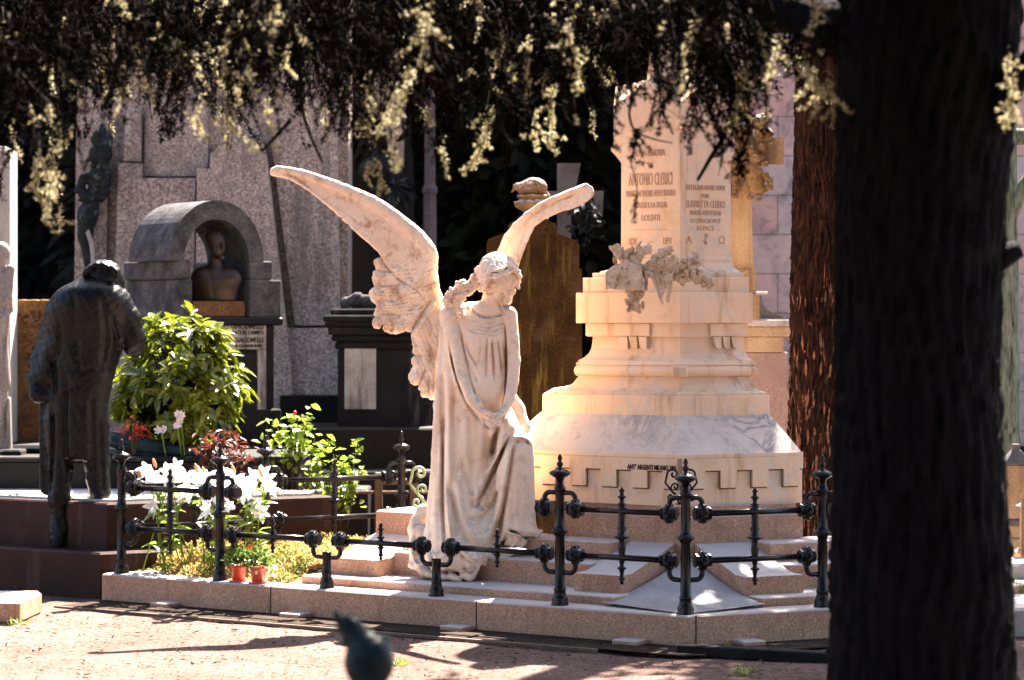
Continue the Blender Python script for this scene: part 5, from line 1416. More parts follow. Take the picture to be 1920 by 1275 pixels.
# ------------------------------------------------------------------ mossy headstone with urn and bird; crosses
def headstone():
    Y = 16.9
    root = empty("mossy_headstone", (X(1000, Y), Y, 0), "tall brown mossy headstone with sloped shoulders, behind the angel's head", "headstone")
    slab_poly("slab", [(911, 1075), (912, 459), (916, 448), (945, 437), (1049, 439), (1081, 451), (1086, 459), (1086, 504), (1091, 505), (1092, 1075)], Y, .34, M_mossy, root)
    slab_poly("crown_block", [(953, 438), (953, 422), (962, 414), (1020, 413), (1040, 418), (1044, 424), (1044, 440)], Y - .02, .30, M_mossy, root)
    MB().box((X(1000, Y), Y + .14, CAMZ - (413 - HY) * Y / FPX - .002), (.20, .24, .02), 0, .006).build("crown_slab", M_mossy, root)
    zt = CAMZ - (413 - HY) * Y / FPX + .016; k = Y / FPX
    MB().lathe((X(998, Y), Y + .14, zt), [(.075, 0), (.06, .012), (.045, .02), (.04, .035), (.075, .055), (.108, .075), (.118, .095), (.115, .112), (.09, .118), (.085, .135), (.10, .14), (.10, .155), (.0, .157)], 20).build("urn", M_urn, root)
    g = SDF(945, 1045, -40, 60, 322, 380, 1.5)
    g.ell((1001, 0, 352), (25, 20, 19), k=5); g.ell((987, 0, 356), (18, 16, 12), k=6); g.cap((985, 0, 349), (972, -2, 349), 9, 6, k=4); g.ell((969, -2, 350), (7, 7, 6), k=3); g.cap((965, -2, 352), (960, -2, 360), 3.4, 1.6, k=2); g.cap((1015, 4, 358), (1028, 4, 370), 9, 5, k=4)
    g.groove([(990, 340), (1008, 345), (1022, 358)], 1.8, 2); g.groove([(985, 350), (1002, 355), (1018, 366)], 1.8, 2)
    g.displace(lambda x, y, z: .5 * np.sin(x * .7 + z * .3) * np.sin(z * .6))
    tag(g.mesh("stone_bird", sheet_map(Y + .14), M_urn), "carved stone bird crouching on the urn above the mossy headstone", "sculpture")
M_urn = stone("ochre_weathered_stone", (.11,.065,.035), (.20,.13,.075), grain=(.65,1.15), gscale=70, big=8, bmp=.5, stain=((.10,.07,.05), 14, .8), stain_lo=.5, moss_or_sky=((.6,.57,.53), 30), rough=.9)
headstone()

def crosses():
    Y = 19.3
    r = empty("grey_cross", (X(1062, Y), Y, 0), "grey stone cross with a dark flower wreath, half hidden behind the angel's right wing", "cross")
    slab_poly("upright", [(1045, 1010), (1045, 306), (1089, 306), (1071, 400), (1071, 1010)], Y, .12, M_crossgrey, r)
    slab_poly("arm", [(1020, 402), (1020, 358), (1132, 358), (1130, 402)], Y + .01, .10, M_crossgrey, r)
    rn = np.random.default_rng(16); n = 150; c = np.array(P(1098, 405, Y - .12))
    pos = c + rn.normal(0, 1, (n, 3)) * np.array([.045, .03, .075]); 
    o = leaf_cloud("wreath_leaves", pos, rand_unit(n, rn), rand_unit(n, rn), rn.uniform(.03, .08, n), rn.uniform(.02, .04, n), M_green_bronze, r)
    # cross on the right with bronze cloth, flowers and a cherub
    Y = 16.7
    r = empty("marble_cross", (X(1392, Y), Y, 0), "tall ochre-stained stone cross right of the monument, standing on a mauve pedestal", "cross")
    slab_poly("upright", [(1366, 506), (1376, 330), (1380, 130), (1406, 130), (1408, 330), (1412, 506)], Y, .16, M_ochre, r)
    slab_poly("arm", [(1340, 306), (1340, 258), (1470, 258), (1470, 306)], Y + .01, .15, M_crossbrown, r)
    slab_poly("top_block", [(1376, 190), (1376, 170), (1412, 170), (1412, 190)], Y - .01, .18, M_ochre, r)
    slab_poly("foot_block", [(1358, 552), (1360, 506), (1416, 506), (1418, 552)], Y - .03, .26, M_crossbrown, r)
    slab_poly("foot_block", [(1350, 600), (1350, 552), (1424, 552), (1424, 600)], Y - .06, .34, M_crossbrown, r)
    g = SDF(1350, 1450, -50, 40, 205, 385, 1.7); rn = np.random.default_rng(12)
    g.ell((1424, -12, 232), (14, 14, 16), k=3); g.ell((1432, -4, 252), (18, 14, 14), k=5)
    for i in range(22): 
        v = rn.normal(size=3); v /= np.linalg.norm(v); g.ell((1424 + 12 * v[0], -12 + 12 * v[1], 230 + 13 * v[2]), (4.5,) * 3, k=1.2)
    path = [(1392, -14, 240), (1400, -16, 270), (1408, -16, 300), (1412, -16, 330), (1420, -14, 356)]
    for q_ in smooth_curve(path, 6):
        g.ell(q_, (15, 12, 10), k=3)
        for _ in range(5): g.ell(q_ + rn.normal(0, 1, 3) * [14, 6, 8], (rn.uniform(4, 11), 4, rn.uniform(3, 8)), k=1.2)
    for q_ in smooth_curve([(1380, -12, 300), (1372, -12, 330), (1364, -12, 360)], 5):
        for _ in range(6): g.ell(q_ + rn.normal(0, 1, 3) * [9, 5, 9], (rn.uniform(4, 9), 4, rn.uniform(3, 7)), k=1.2)
    tag(g.mesh("cherub_and_flowers", sheet_map(Y), M_cherub), "brown stained carved cherub head with a cascade of flowers hung on the right-hand cross", "carving")
    Y = 17.3
    r = empty("mauve_pedestal", (X(1430, Y), Y, 0), "mauve granite pedestal with an ochre cornice, tapering upward, between monument and red-barked tree", "pedestal")
    kk = Y / FPX; zq = lambda py: CAMZ - (py - HY) * kk
    def bx(x0, x1, p0, p1, mat, nm, d=.5, top=None, bev=.008): MB().box((X((x0 + x1) / 2, Y), Y + d / 2, zq(p0)), ((x1 - x0) * kk, d, (p0 - p1) * kk), 0, bev, top).build(nm, mat, r)
    bx(1350, 1492, 1080, 660, M_mauve, "body", .55, (.80, .9)); bx(1372, 1470, 660, 631, M_ochre, "frieze", .5); bx(1360, 1482, 631, 612, M_ochre, "cornice", .56, (1.03, 1.0)); bx(1356, 1486, 612, 599, M_pale_stone, "cornice_slab", .6)
    prof = [(1404, 597), (1470, 597), (1468, 593), (1450, 588), (1438, 580), (1430, 570), (1428, 554), (1404, 552)]
    slab_poly("curved_foot", prof, Y + .05, .4, M_crossgrey, r)
    bx(1404, 1440, 552, 546, M_pale_stone, "curved_foot_cap", .4)
M_crossgrey = stone("grey_white_stone", (.06,.055,.055), (.12,.112,.11), grain=(.8,1.1), gscale=90, big=5, bmp=.3, streak=((.10,.09,.10), 7, .52))
M_crossbrown = stone("brown_grey_stone", (.20,.14,.09), (.30,.22,.14), grain=(.7,1.15), gscale=80, big=4, bmp=.4, streak=((.09,.06,.04), 8, .48))
M_cherub = stone("brown_stained_carving", (.11,.065,.03), (.22,.14,.065), grain=(.7,1.15), gscale=80, big=10, bmp=.4, stain=((.05,.035,.025), 12, .8), stain_lo=.5, moss_or_sky=((.42,.40,.37), 30))
crosses()

# ------------------------------------------------------------------ mausoleum wall on the right, added dark wall behind
def walls():
    Y = 22.5
    root = empty("mausoleum", (X(1700, Y), Y + 2, 0), "mausoleum wall of grey veined marble courses with pinkish bands, behind the trees at right", "building")
    x0 = X(1290, Y)
    MB().box(((x0 + 9) / 2, Y + 1.5, 0), (9 - x0, 3.0, 4.9), 0).build("wall", M_banded, root)
    MB().box(((x0 + 9) / 2, Y + 1.5, 4.9), (9 - x0 + .3, 3.3, .2), 0, .03).build("cornice", M_pale_stone, root)
    MB().box(((x0 + 9) / 2, Y - .06, 0), (9 - x0 + .1, .12, .55), 0, .02).build("base_course", M_tomb_dark, root)
    c = MB().box((0, 31, 0), (44, 1.0, 13), 0); tag(c.build("sky_screen_wall", M_black_granite), "high dark wall added behind the evergreens to shut out the bright sky", "wall")  # added so no bright sky shows through gaps in the trees
walls()
# ------------------------------------------------------------------ small things on the ground and right edge
def small():
    m = MB().box((X(-12, 14.3), 14.32, -.01), (.41, .5, .135), math.radians(-4), .02); tag(m.build("granite_slab", M_pink), "low worn granite slab lying on the path at the lower left edge", "slab")
    # metal edging strips along the path
    def edging(a, b, label, h=.012, w=.02, mat=M_iron_rust):
        a, b = Vector(a), Vector(b); c = (a + b) / 2; d = b - a
        m = MB().box((c.x, c.y, -.008), (d.length, w, h + .008), math.atan2(d.y, d.x), .003); tag(m.build("path_edging", mat), label, "edging", "thin edging strips beside the plinth")
    p, q = PL(3.9, -.42), PL(.3, -.35)
    edging(p, q, "long thin metal edging strip lying in the path in front of the plinth's left side")
    a, b = P(1290, 1226, 12.80), P(1575, 1246, 12.42)
    m = MB().box(((a.x + b.x) / 2, 12.63, -.01), (.86, .085, .055), math.atan2(-.36, .78), .006); tag(m.build("drain_kerb", M_tomb_dark), "dark stone kerb strip on the path near the foot of the big trunk", "kerb")
    # distant grey box behind the roses
    m = MB().box((X(568, 17), 17.1, .45), (.20, .2, .26), .3, .02); m.box((X(568, 17), 17.1, -.01), (.26, .26, .455), .3, .01); tag(m.build("marker_stone", M_crossgrey), "small pale grey marker stone between the two rose bushes", "headstone")
    # curved rusty iron hoop chair-like frame behind the rear post
    m = MB(); c = P(738, 985, 17.0); c.z = 0
    def arc(cx, cz, r, a0, a1, y=0): return [c + Vector((cx + r * math.cos(a), y, cz + r * math.sin(a))) for a in np.linspace(a0, a1, 14)]
    m.tube(arc(.02, .22, .20, 0, 1.6), .012, 8); m.tube(arc(.04, .20, .10, 0, 1.9), .010, 8)
    for dx in (-.1, .13): m.box((c.x + dx, c.y + .05, 0), (.05, .05, .64), 0, .005)
    m.box((c.x + .01, c.y + .05, .56), (.2, .04, .04), 0, .005); m.box((c.x + .4, c.y + .05, .50), (.9, .02, .02), 0, .003); m.box((c.x - .35, c.y + .05, .5), (.6, .02, .02), 0, .003)
    tag(m.build("rusty_frame", M_iron_rust), "rust-brown iron frame with a curved brace behind the rear railing post", "fence")
    # foreground bronze finial: a squirrel-like bird on a post, far out of focus
    Y = 6.2
    root = empty("bronze_finial", (X(690, Y), Y, 0), "blurred blue-green bronze bird perched close to the camera at the bottom edge", "sculpture")
    g = SDF(610, 760, -60, 60, 1135, 1300, 2.5)
    g.ell((692, 0, 1240), (47, 40, 54), k=8); g.cap((683, 0, 1205), (664, -4, 1180), 24, 20, k=8); g.ell((655, -6, 1172), (24, 20, 20), k=6); g.cap((642, -8, 1168), (630, -10, 1150), 9, 6, k=5); g.cap((710, 6, 1225), (722, 12, 1200), 18, 10, k=6); g.cap((652, 4, 1195), (648, 0, 1205), 14, 8, k=6)
    g.cap((690, 0, 1270), (688, 0, 1300), 28, 30, k=8)
    g.displace(lambda x, y, z: 1.0 * np.sin(x * .2 + z * .1) * np.sin(z * .2))
    g.mesh("bird", sheet_map(Y), M_blue_bronze, root)
    zt = CAMZ - (1292 - HY) * Y / FPX
    MB().lathe((X(690, Y), Y, 0), [(.12, 0), (.12, .06), (.05, .1), (.035, .2), (.035, zt - .06), (.05, zt - .03), (.045, zt)], 16).build("post", M_blue_bronze, root)
    # ---- right edge
    Y = 17.8
    root = empty("rustic_cross", (X(1890, Y), Y, 0), "greenish mossy stone cross carved like a tree trunk beyond the big dark trunk", "cross")
    rn = np.random.default_rng(31)
    ring = []; 
    zs = np.linspace(-.02, 3.3, 26)
    rs = []
    ph = rn.uniform(0, 6, 20)
    for z in zs:
        r0 = .078 + .03 * max(0, (1.0 - z)) * .3 - .006 * z
        rs.append([Vector((X(1889, Y) + (r0 + .010 * math.sin(5 * a + ph[1]) + .006 * math.sin(11 * a + z * 1.3) + .004 * math.sin(17 * a + z)) * math.cos(a), Y + (r0 + .010 * math.sin(5 * a + ph[1])) * math.sin(a), z)) for a in np.linspace(0, 6.283, 33)[:-1]])
    MB().rings(rs, smooth=True).build("upright", M_rustic, root)
    zz_ = CAMZ - (256 - HY) * Y / FPX
    MB().tube([(X(1850, Y) - .45, Y, zz_), (X(1850, Y), Y, zz_), (X(1890, Y), Y, zz_), (X(1925, Y) + .45, Y, zz_)], [.052, .055, .058, .05], 14).build("arm", M_rustic, root)
    MB().tube([P(1902, 408, Y - .05), P(1908, 385, Y - .08), P(1916, 350, Y - .1), P(1930, 328, Y - .1), P(1950, 322, Y - .1)], [.02, .035, .038, .03, .02], 12).build("curled_branch", M_rustic, root)
    # ochre gothic tomb pillars
    Y = 15.6
    def tomb(px, top, Y, w, label, name="gothic_tomb_pillar"):
        root = empty(name, (X(px, Y), Y, 0), label, "tomb"); k = Y / FPX; zt = CAMZ - (top - HY) * k; W = w * k
        MB().box((X(px, Y), Y, -.01), (W * 1.25, W * 1.25, .32), 0, .012).build("base", M_ochre, root)
        MB().box((X(px, Y), Y, .31), (W, W, zt * .45 - .31), 0, .01).build("lower_shaft", M_ochre, root)
        MB().box((X(px, Y), Y, zt * .45), (W * 1.12, W * 1.12, .03), 0, .008).build("string_course", M_crossgrey, root)
        MB().box((X(px, Y), Y, zt * .45 + .03), (W * .92, W * .92, zt * .42 - .03), 0, .01).build("upper_shaft", M_ochre, root)
        MB().box((X(px, Y), Y, zt * .87), (W * 1.15, W * 1.15, zt * .10), 0, .006, (.35, .35)).build("pointed_cap", M_crossgrey, root)
        MB().box((X(px, Y), Y, zt * .96), (W * .28, W * .28, zt * .05), 0, .004).build("knob", M_crossgrey, root)
        for sx in (-1, 1):
            MB().box((X(px, Y) + sx * W * .55, Y - W * .5, .3), (W * .14, W * .14, zt * .5), 0, .004, (.7, .7)).build("buttress", M_crossbrown, root)
    tomb(1905, 835, 15.9, 46, "ochre stone tomb pillar with a pale pointed cap at the right edge")
    tomb(1948, 925, 15.0, 66, "lower purple-brown tomb pillar cut off by the right edge of the picture")
    m = MB().box((X(1925, 14.4), 14.6, -.01), (.30, .4, .30), 0, .012); tag(m.build("pale_ledge", M_pale_stone), "sunlit pale stone ledge at the right edge beside the big trunk", "ledge")
    m = MB().box((X(1945, 13.6), 13.7, -.01), (.34, .5, .16), 0, .015); tag(m.build("pale_kerb_block", M_pale_stone), "white sunlit kerb block low at the right edge, nearest the trunk", "kerb")
M_rustic = mat_bark("mossy_green_stone", (.10,.12,.09), (.24,.27,.20), .9, .8, .03)
small()

# ------------------------------------------------------------------ plants in and around the plot
def blades(name, cx, cy, z0, n, r, h, mat, parent=None, seed=1, w=.012, lean=.5):
    rn = np.random.default_rng(seed); a = rn.uniform(0, 6.28, n); q = r * np.sqrt(rn.uniform(0, 1, n))
    pos = np.stack([cx + np.cos(a) * q, cy + np.sin(a) * q, np.full(n, z0)], 1); d = rand_unit(n, rn) * lean + [0, 0, 1]
    return leaf_cloud(name, pos, d, rand_unit(n, rn), rn.uniform(.6, 1.1, n) * h, w, mat, parent, droop=.15)

def bush():
    rn = np.random.default_rng(21)
    Y = 17.0; c = np.array(P(338, 862, Y)); c[2] = .76
    root = empty("variegated_bush", tuple(c), "rounded bush of glossy yellow-green leaves beside the bronze mourner", "bush")
    pos, dr, nm, L = [], [], [], []
    m = MB()
    n = 215
    for i in range(n):
        th = rn.uniform(0, 6.283); ph = math.acos(rn.uniform(-.75, 1))
        R = np.array([math.sin(ph) * math.cos(th), math.sin(ph) * math.sin(th), math.cos(ph)])
        sc = np.array([.42, .36, .42]) * rn.uniform(.72, 1.05)
        tip = c + np.array([0, 0, .44]) + R * sc; tip[2] = max(tip[2], c[2] + .06)
        if R[2] > .7: tip[2] += .07
        m.tube([tuple(c + [rn.normal(0, .03), rn.normal(0, .03), .0]), tuple(c + (tip - c) * [.35, .35, .6] + rn.normal(0, .02, 3)), tuple(tip)], [.005, .004, .002], 4)
        out = R * .7 + np.array([0, 0, .55])
        k = rn.integers(7, 11)
        for j in range(k):
            a = j * 2.4 + rn.uniform(0, .4); el = rn.uniform(-.25, .8)
            e1 = np.cross(out, [0, 0, 1.01]); e1 /= np.linalg.norm(e1); e2 = np.cross(out, e1); e2 /= np.linalg.norm(e2)
            d = (e1 * math.cos(a) + e2 * math.sin(a)) * .8 + out * el
            pos.append(tip - out * rn.uniform(0, .05)); dr.append(d); nm.append(out + rn.normal(0, .3, 3)); L.append(rn.uniform(.08, .14))
    L = np.array(L); m.build("stems", M_bark_dark, root)
    leaf_cloud("leaves", pos, dr, nm, L, L * .38, M_aucuba, root, droop=.22)
bush()

M_stem = metal('plant_stem', (.03,.02,.012), (.06,.045,.02), rough=.8, spec=.1)
def small_leaf_plant(name, label, cat, px, py_base, Y, z0, tips, mat, Lr, seed, spread=.05, per=6, parent=None, extra=None, wr=.62):
    """branches ending at traced tips, leaflets clustered near each tip"""
    rn = np.random.default_rng(seed); b = P(px, py_base, Y); b.z = z0
    root = empty(name, tuple(b), label, cat)
    m = MB(); pos, dr, nm = [], [], []
    for (x, y, dy) in tips:
        t = P(x, y, Y + dy); mid = b.lerp(t, .55) + Vector((rn.normal(0, .02), rn.normal(0, .02), .03))
        m.tube([b, mid, t], [.006, .004, .002], 6)
        for j in range(per):
            f = rn.uniform(.55, 1.05); q = Vector(mid).lerp(t, f) if f < 1 else t
            pos.append(np.array(q) + rn.normal(0, spread * .35, 3)); d = rn.normal(0, 1, 3) * [1, 1, .45] + [0, 0, .1]; dr.append(d); nm.append(np.array([0, 0, 1]) + rn.normal(0, .35, 3))
    m.build("stems", M_stem if extra != 'green' else M_lily_leaf, root)
    L = rn.uniform(Lr[0], Lr[1], len(pos)); leaf_cloud("leaves", pos, dr, nm, L, L * wr, mat, root, droop=.12)
    return root

def roses():
    t1 = [(500, 797, 0), (520, 800, .05), (545, 785, 0), (560, 778, .03), (578, 782, -.05), (535, 812, .05), (555, 808, 0), (575, 812, 0), (590, 822, .05), (612, 824, 0), (540, 835, -.05), (562, 832, .05), (528, 822, 0), (550, 795, .1), (570, 798, .1)]
    r = small_leaf_plant("rose_bush", "upright bright green rose bush at the foot of the shrine, behind the white lilies", "bush", 545, 930, 16.6, .1, t1, M_rose_leaf, (.045, .078), 41, .10, 13)
    MB().lathe(P(553, 774, 16.6), [(.0, -.012), (.01, -.006), (.012, .004), (.006, .012), (0, .014)], 8).build("rose_hip", M_red_petal, r)
    t2 = [(600, 848, 0), (625, 850, .05), (645, 858, 0), (668, 838, 0), (662, 872, 0), (672, 885, .05), (640, 880, -.05), (620, 872, 0), (590, 885, 0), (570, 895, 0), (560, 905, .05), (600, 890, .05), (630, 895, .05), (655, 900, 0), (668, 905, 0), (640, 915, .05), (615, 905, 0), (648, 930, 0), (660, 920, 0)]
    small_leaf_plant("rose_bush", "low spreading bright green rose bush between the rear railing posts", "bush", 635, 985, 16.75, .1, t2, M_rose_leaf, (.045, .078), 42, .11, 13)
roses()

def red_plants():
    t = [(x, y, d) for x, y, d in zip([370, 385, 400, 415, 430, 445, 455, 380, 405, 425, 440, 460, 395, 420], [835, 828, 825, 822, 815, 830, 845, 850, 845, 850, 855, 850, 865, 870], [0, .05] * 7)]
    small_leaf_plant("red_leaved_plant", "dark red leaved plant spilling over the tomb slab under the bush", "plant", 420, 880, 16.35, .56, t, M_red_leaf, (.05, .085), 43, .12, 16, wr=.3)
    t = [(x, y, 0) for x, y in ((232, 806), (242, 800), (255, 798), (266, 802), (272, 812), (248, 810), (260, 812))]
    small_leaf_plant("red_flowers", "small bunch of bright red flowers on the slab beside the mourner's hip", "flowers", 250, 830, 16.6, .78, t, M_red_petal, (.03, .05), 44, .05, 12, wr=.5)
red_plants()

def flower(m_pos, facing, R, npet, mat_lists, rn, curl=.25, w=.42):
    f = np.array(facing, float); f /= np.linalg.norm(f); e = np.cross(f, [.3, .2, 1]); e /= np.linalg.norm(e); g = np.cross(f, e)
    for j in range(npet):
        a = 2 * math.pi * j / npet + rn.uniform(-.15, .15); d = (e * math.cos(a) + g * math.sin(a)) + f * rn.uniform(.25, .6)
        mat_lists[0].append(np.array(m_pos)); mat_lists[1].append(d); mat_lists[2].append(f + rn.normal(0, .1, 3)); mat_lists[3].append(R * rn.uniform(.85, 1.1)); mat_lists[4].append(R * w)

def lilies():
    rn = np.random.default_rng(51)
    groups = [("lily_plant", "white lilies in bloom between the two left railing posts", [(285, 893), (312, 885), (330, 875), (322, 898), (345, 900), (300, 905), (352, 915), (275, 880), (290, 950), (282, 905)], 15.35, 318),
              ("lily_plant.", "white lilies in bloom directly behind the second post from the left", [(378, 905), (395, 900), (372, 890), (418, 888), (425, 905), (432, 950), (400, 930), (440, 900), (390, 955)], 15.2, 405),
              ("lily_plant", "white lilies in bloom right of the second railing post, farthest right of the flowers", [(460, 905), (475, 898), (490, 890), (500, 900), (505, 915), (470, 920), (480, 945), (488, 960), (455, 925)], 15.45, 450)]
    for nm_, lab, fl, Y, bx in groups:
        b = P(bx, 1000, Y); b.z = .12
        root = empty("lily_plant", tuple(b), lab, "flowers", "white lilies in the planting bed")
        m = MB(); lp, ld, ln = [], [], []
        for (x, y) in fl:
            L_ = [[], [], [], [], []]
            dy = rn.uniform(-.12, .12); t = P(x, y, Y + dy)
            bb = b + Vector((rn.normal(0, .07), rn.normal(0, .05), 0)); mid = bb.lerp(t, .6) + Vector((0, 0, .04))
            m.tube([bb, mid, t], [.005, .004, .003], 5)
            flower(t, (rn.normal(-.1, .5), -.8, rn.normal(.2, .4)), rn.uniform(.066, .09), 6, L_, rn, w=.46)
            leaf_cloud("flower", L_[0], L_[1], L_[2], np.array(L_[3]), np.array(L_[4]), M_petal_white, root, fold=-.12, droop=.12)
            for k in range(9):
                f = rn.uniform(.15, .9); q = np.array(bb.lerp(mid, f / .6) if f < .6 else mid.lerp(t, (f - .6) / .4)); lp.append(q); ld.append(rn.normal(0, 1, 3) * [1, 1, .3] + [0, 0, .5]); ln.append(rn.normal(0, .4, 3) + [0, 0, 1])
        m.build("stems", M_lily_leaf, root)
        L = rn.uniform(.07, .13, len(lp)); leaf_cloud("leaves", lp, ld, ln, L, L * .26, M_lily_leaf, root, droop=.3)
        for (x, y) in {318: ((265, 888), (293, 868)), 405: ((372, 878), (386, 884)), 450: ((492, 886), (441, 880))}[bx]:
            p = P(x, y, Y); MB().lathe(p - Vector((.0, 0, .03)), [(.003, 0), (.010, .015), (.010, .04), (.005, .058), (0, .062)], 8, (-.35, 0, 1)).build("bud", M_bud, root)
    # pale flowers by the slab
    for i, (x, y, lab) in enumerate(((303, 806, "single pale blush flower low on the left, by the dark bronze cloth"), (332, 793, "lower pale blush bloom of the pair in front of the bush"), (338, 778, "upper pale blush bloom of the pair in front of the bush"))):
        L_ = [[], [], [], [], []]
        for k in range(3 if i else 2): flower(P(x, y, 16.45) + Vector((rn.normal(0, .014), -.01 * k, rn.normal(0, .012))), (rn.normal(0, .3), -1, .3), .032, 6, L_, rn, w=.6)
        root = empty("rose", tuple(P(x, y, 16.45)), lab, "flower")
        leaf_cloud("petals", L_[0], L_[1], L_[2], np.array(L_[3]), np.array(L_[4]), M_petal_blush, root, fold=-.2)
        MB().tube([P(x, y, 16.46), P(x + 4, y + 30, 16.55), Vector((X(x + 8, 16.6), 16.6, .77))], .004, 5).build("stem", M_lily_leaf, root)
lilies()

def ground_cover():
    rn = np.random.default_rng(61); L0 = Vector((-2.40, 15.19)); n = 26000
    # inside the bed polygon
    bed = np.array([tuple(PL(2.70, .25)), tuple(PL(3.7, .25)), (-2.2, 15.35), (-1.05, 16.12), (-.84, 16.12), (-1.0, 15.6)])
    xy = np.stack([rn.uniform(-2.5, -.6, n * 2), rn.uniform(14.3, 16.4, n * 2)], 1)
    ok = poly_sd(bed, xy[:, 0], xy[:, 1]) < .02; xy = xy[ok][:n]
    d_front = (xy - np.array(C0)) @ np.array(nL)
    h = np.clip((d_front - .22) * .55, 0, .17) + .02 * np.sin(xy[:, 0] * 9) * np.sin(xy[:, 1] * 11) + .015 * np.sin(xy[:, 0] * 23 + xy[:, 1] * 17)
    zz = .125 + np.maximum(h, 0) * rn.uniform(.55, 1, len(xy))
    pos = np.stack([xy[:, 0], xy[:, 1], zz], 1)
    o = leaf_cloud("ground_cover", pos, rand_unit(len(xy), rn) * .9 + [0, 0, .7], rand_unit(len(xy), rn), rn.uniform(.012, .032, len(xy)), .012, M_sedum); tag(o, "low yellow-brown ground cover filling the planting bed", "ground cover", kind="stuff")
ground_cover()

def pots():
    for i, (x, y, Y, lab) in enumerate(((447, 1083, 14.72, "left one of the two small orange-red flower pots on the kerb, with pink buds"), (484, 1087, 14.62, "right one of the two small orange-red flower pots on the kerb, trailing pale leaves"))):
        b = P(x, y, Y); b.z = ZP
        root = empty("flower_pot", tuple(b), lab, "flower pot", "orange-red pots on the kerb")
        MB().lathe(b, [(.030, 0), (.036, .003), (.045, .078), (.050, .080), (.050, .094), (.044, .094), (.042, .082), (.0, .08)], 20).build("pot", M_clay, root)
        MB().lathe(b - Vector((0, 0, .001)), [(.04, 0), (.053, .002), (.056, .013), (.051, .013), (.04, .006), (.0, .006)], 20).build("saucer", M_clay, root)
        rn = np.random.default_rng(70 + i); n = 260; a = rand_unit(n, rn); a[:, 2] = np.abs(a[:, 2]); pos = np.array(b) + [0, 0, .10] + a * rn.uniform(.02, .085, (n, 1)) * [1, 1, 1.2]
        L = rn.uniform(.018, .034, n); leaf_cloud("leaves", pos, a + rn.normal(0, .5, (n, 3)), a + rn.normal(0, .4, (n, 3)), L, L * .7, M_potleaf, root)
        if i == 0:
            k = 12; a = rand_unit(k, rn); a[:, 2] = np.abs(a[:, 2]) + .4; leaf_cloud("buds", np.array(b) + [0, 0, .12] + a * .08, a, rand_unit(k, rn), .014, .01, M_red_petal, root)
        else:
            k = 26; a = rand_unit(k, rn); pos = np.array(b) + [.03, -.03, .085] + a * [.06, .02, .04]; leaf_cloud("pale_leaves", pos, a + [0, -.3, -.3], rand_unit(k, rn), .035, .026, M_paleleaf, root)
M_potleaf = leafmat("pot_leaves", (.04,.09,.015), (.12,.18,.03), trans=.35, rough=.4, scale=40)
M_paleleaf = leafmat("pale_trailing_leaves", (.35,.45,.22), (.60,.66,.50), trans=.3, rough=.4, scale=40)
pots()
for (x, y, Y, n, s) in ((740, 1246, 12.05, 60, .05), (1362, 1214, 13.0, 40, .04), (1392, 1262, 12.1, 50, .05), (35, 1172, 14.0, 30, .06), (505, 1168, 14.1, 10, .03)):
    p = P(x, y, Y); lab = {740: "small green grass tuft on the path right of the foreground bronze", 1362: "tiny grass tuft at the foot of the plinth's right face", 1392: "grass tuft at the bottom edge beside the dark kerb strip", 35: "green weed by the worn slab at lower left", 505: "tiny sprout on the path below the flower pots"}[x]
    tag(blades("grass_tuft", p.x, 7995 / (y - 600) if y > 700 else Y, -.005, n, .05, s, M_grass, seed=x, w=.006, lean=.8), lab, "grass tuft")
tag(blades("iris_leaves", X(1912, 14.15), 14.15, .0, 40, .08, .30, M_rose_leaf, seed=5, w=.022, lean=.25), "upright yellow-green iris leaves at the right edge beside the pale ledge", "plant")

def pebbles():
    """fallen needles, cone scales and pebbles on the path"""
    rn = np.random.default_rng(81); n = 2600
    Y = rn.uniform(11.7, 14.4, n); x = rn.uniform(-2.9, 2.4, n); keep = ((x - C0.x) * -nL.x * 0 + 1) > 0
    d1 = (np.stack([x, Y], 1) - np.array(C0)) @ np.array(nL); d2 = (np.stack([x, Y], 1) - np.array(C0)) @ np.array(nR)
    keep = (d1 < -.05) | (d2 < -.05); x, Y = x[keep], Y[keep]; n = len(x)
    pos = np.stack([x, Y, np.full(n, .004)], 1); d = rn.normal(0, 1, (n, 3)) * [1, 1, .12] + [0, 0, .08]
    L = rn.uniform(.006, .030, n) * (1 + .8 * (rn.random(n) < .12)); o = leaf_cloud("fallen_litter", pos, d, np.tile([0, 0, 1.], (n, 1)), L, L * rn.uniform(.2, .6, n), M_litter); tag(o, "fallen needles and bark flakes scattered on the path", "litter", kind="stuff")
M_litter = leafmat("dry_litter", (.015,.009,.007), (.07,.035,.018), trans=0, rough=.9, scale=30, spec=.1)
pebbles()
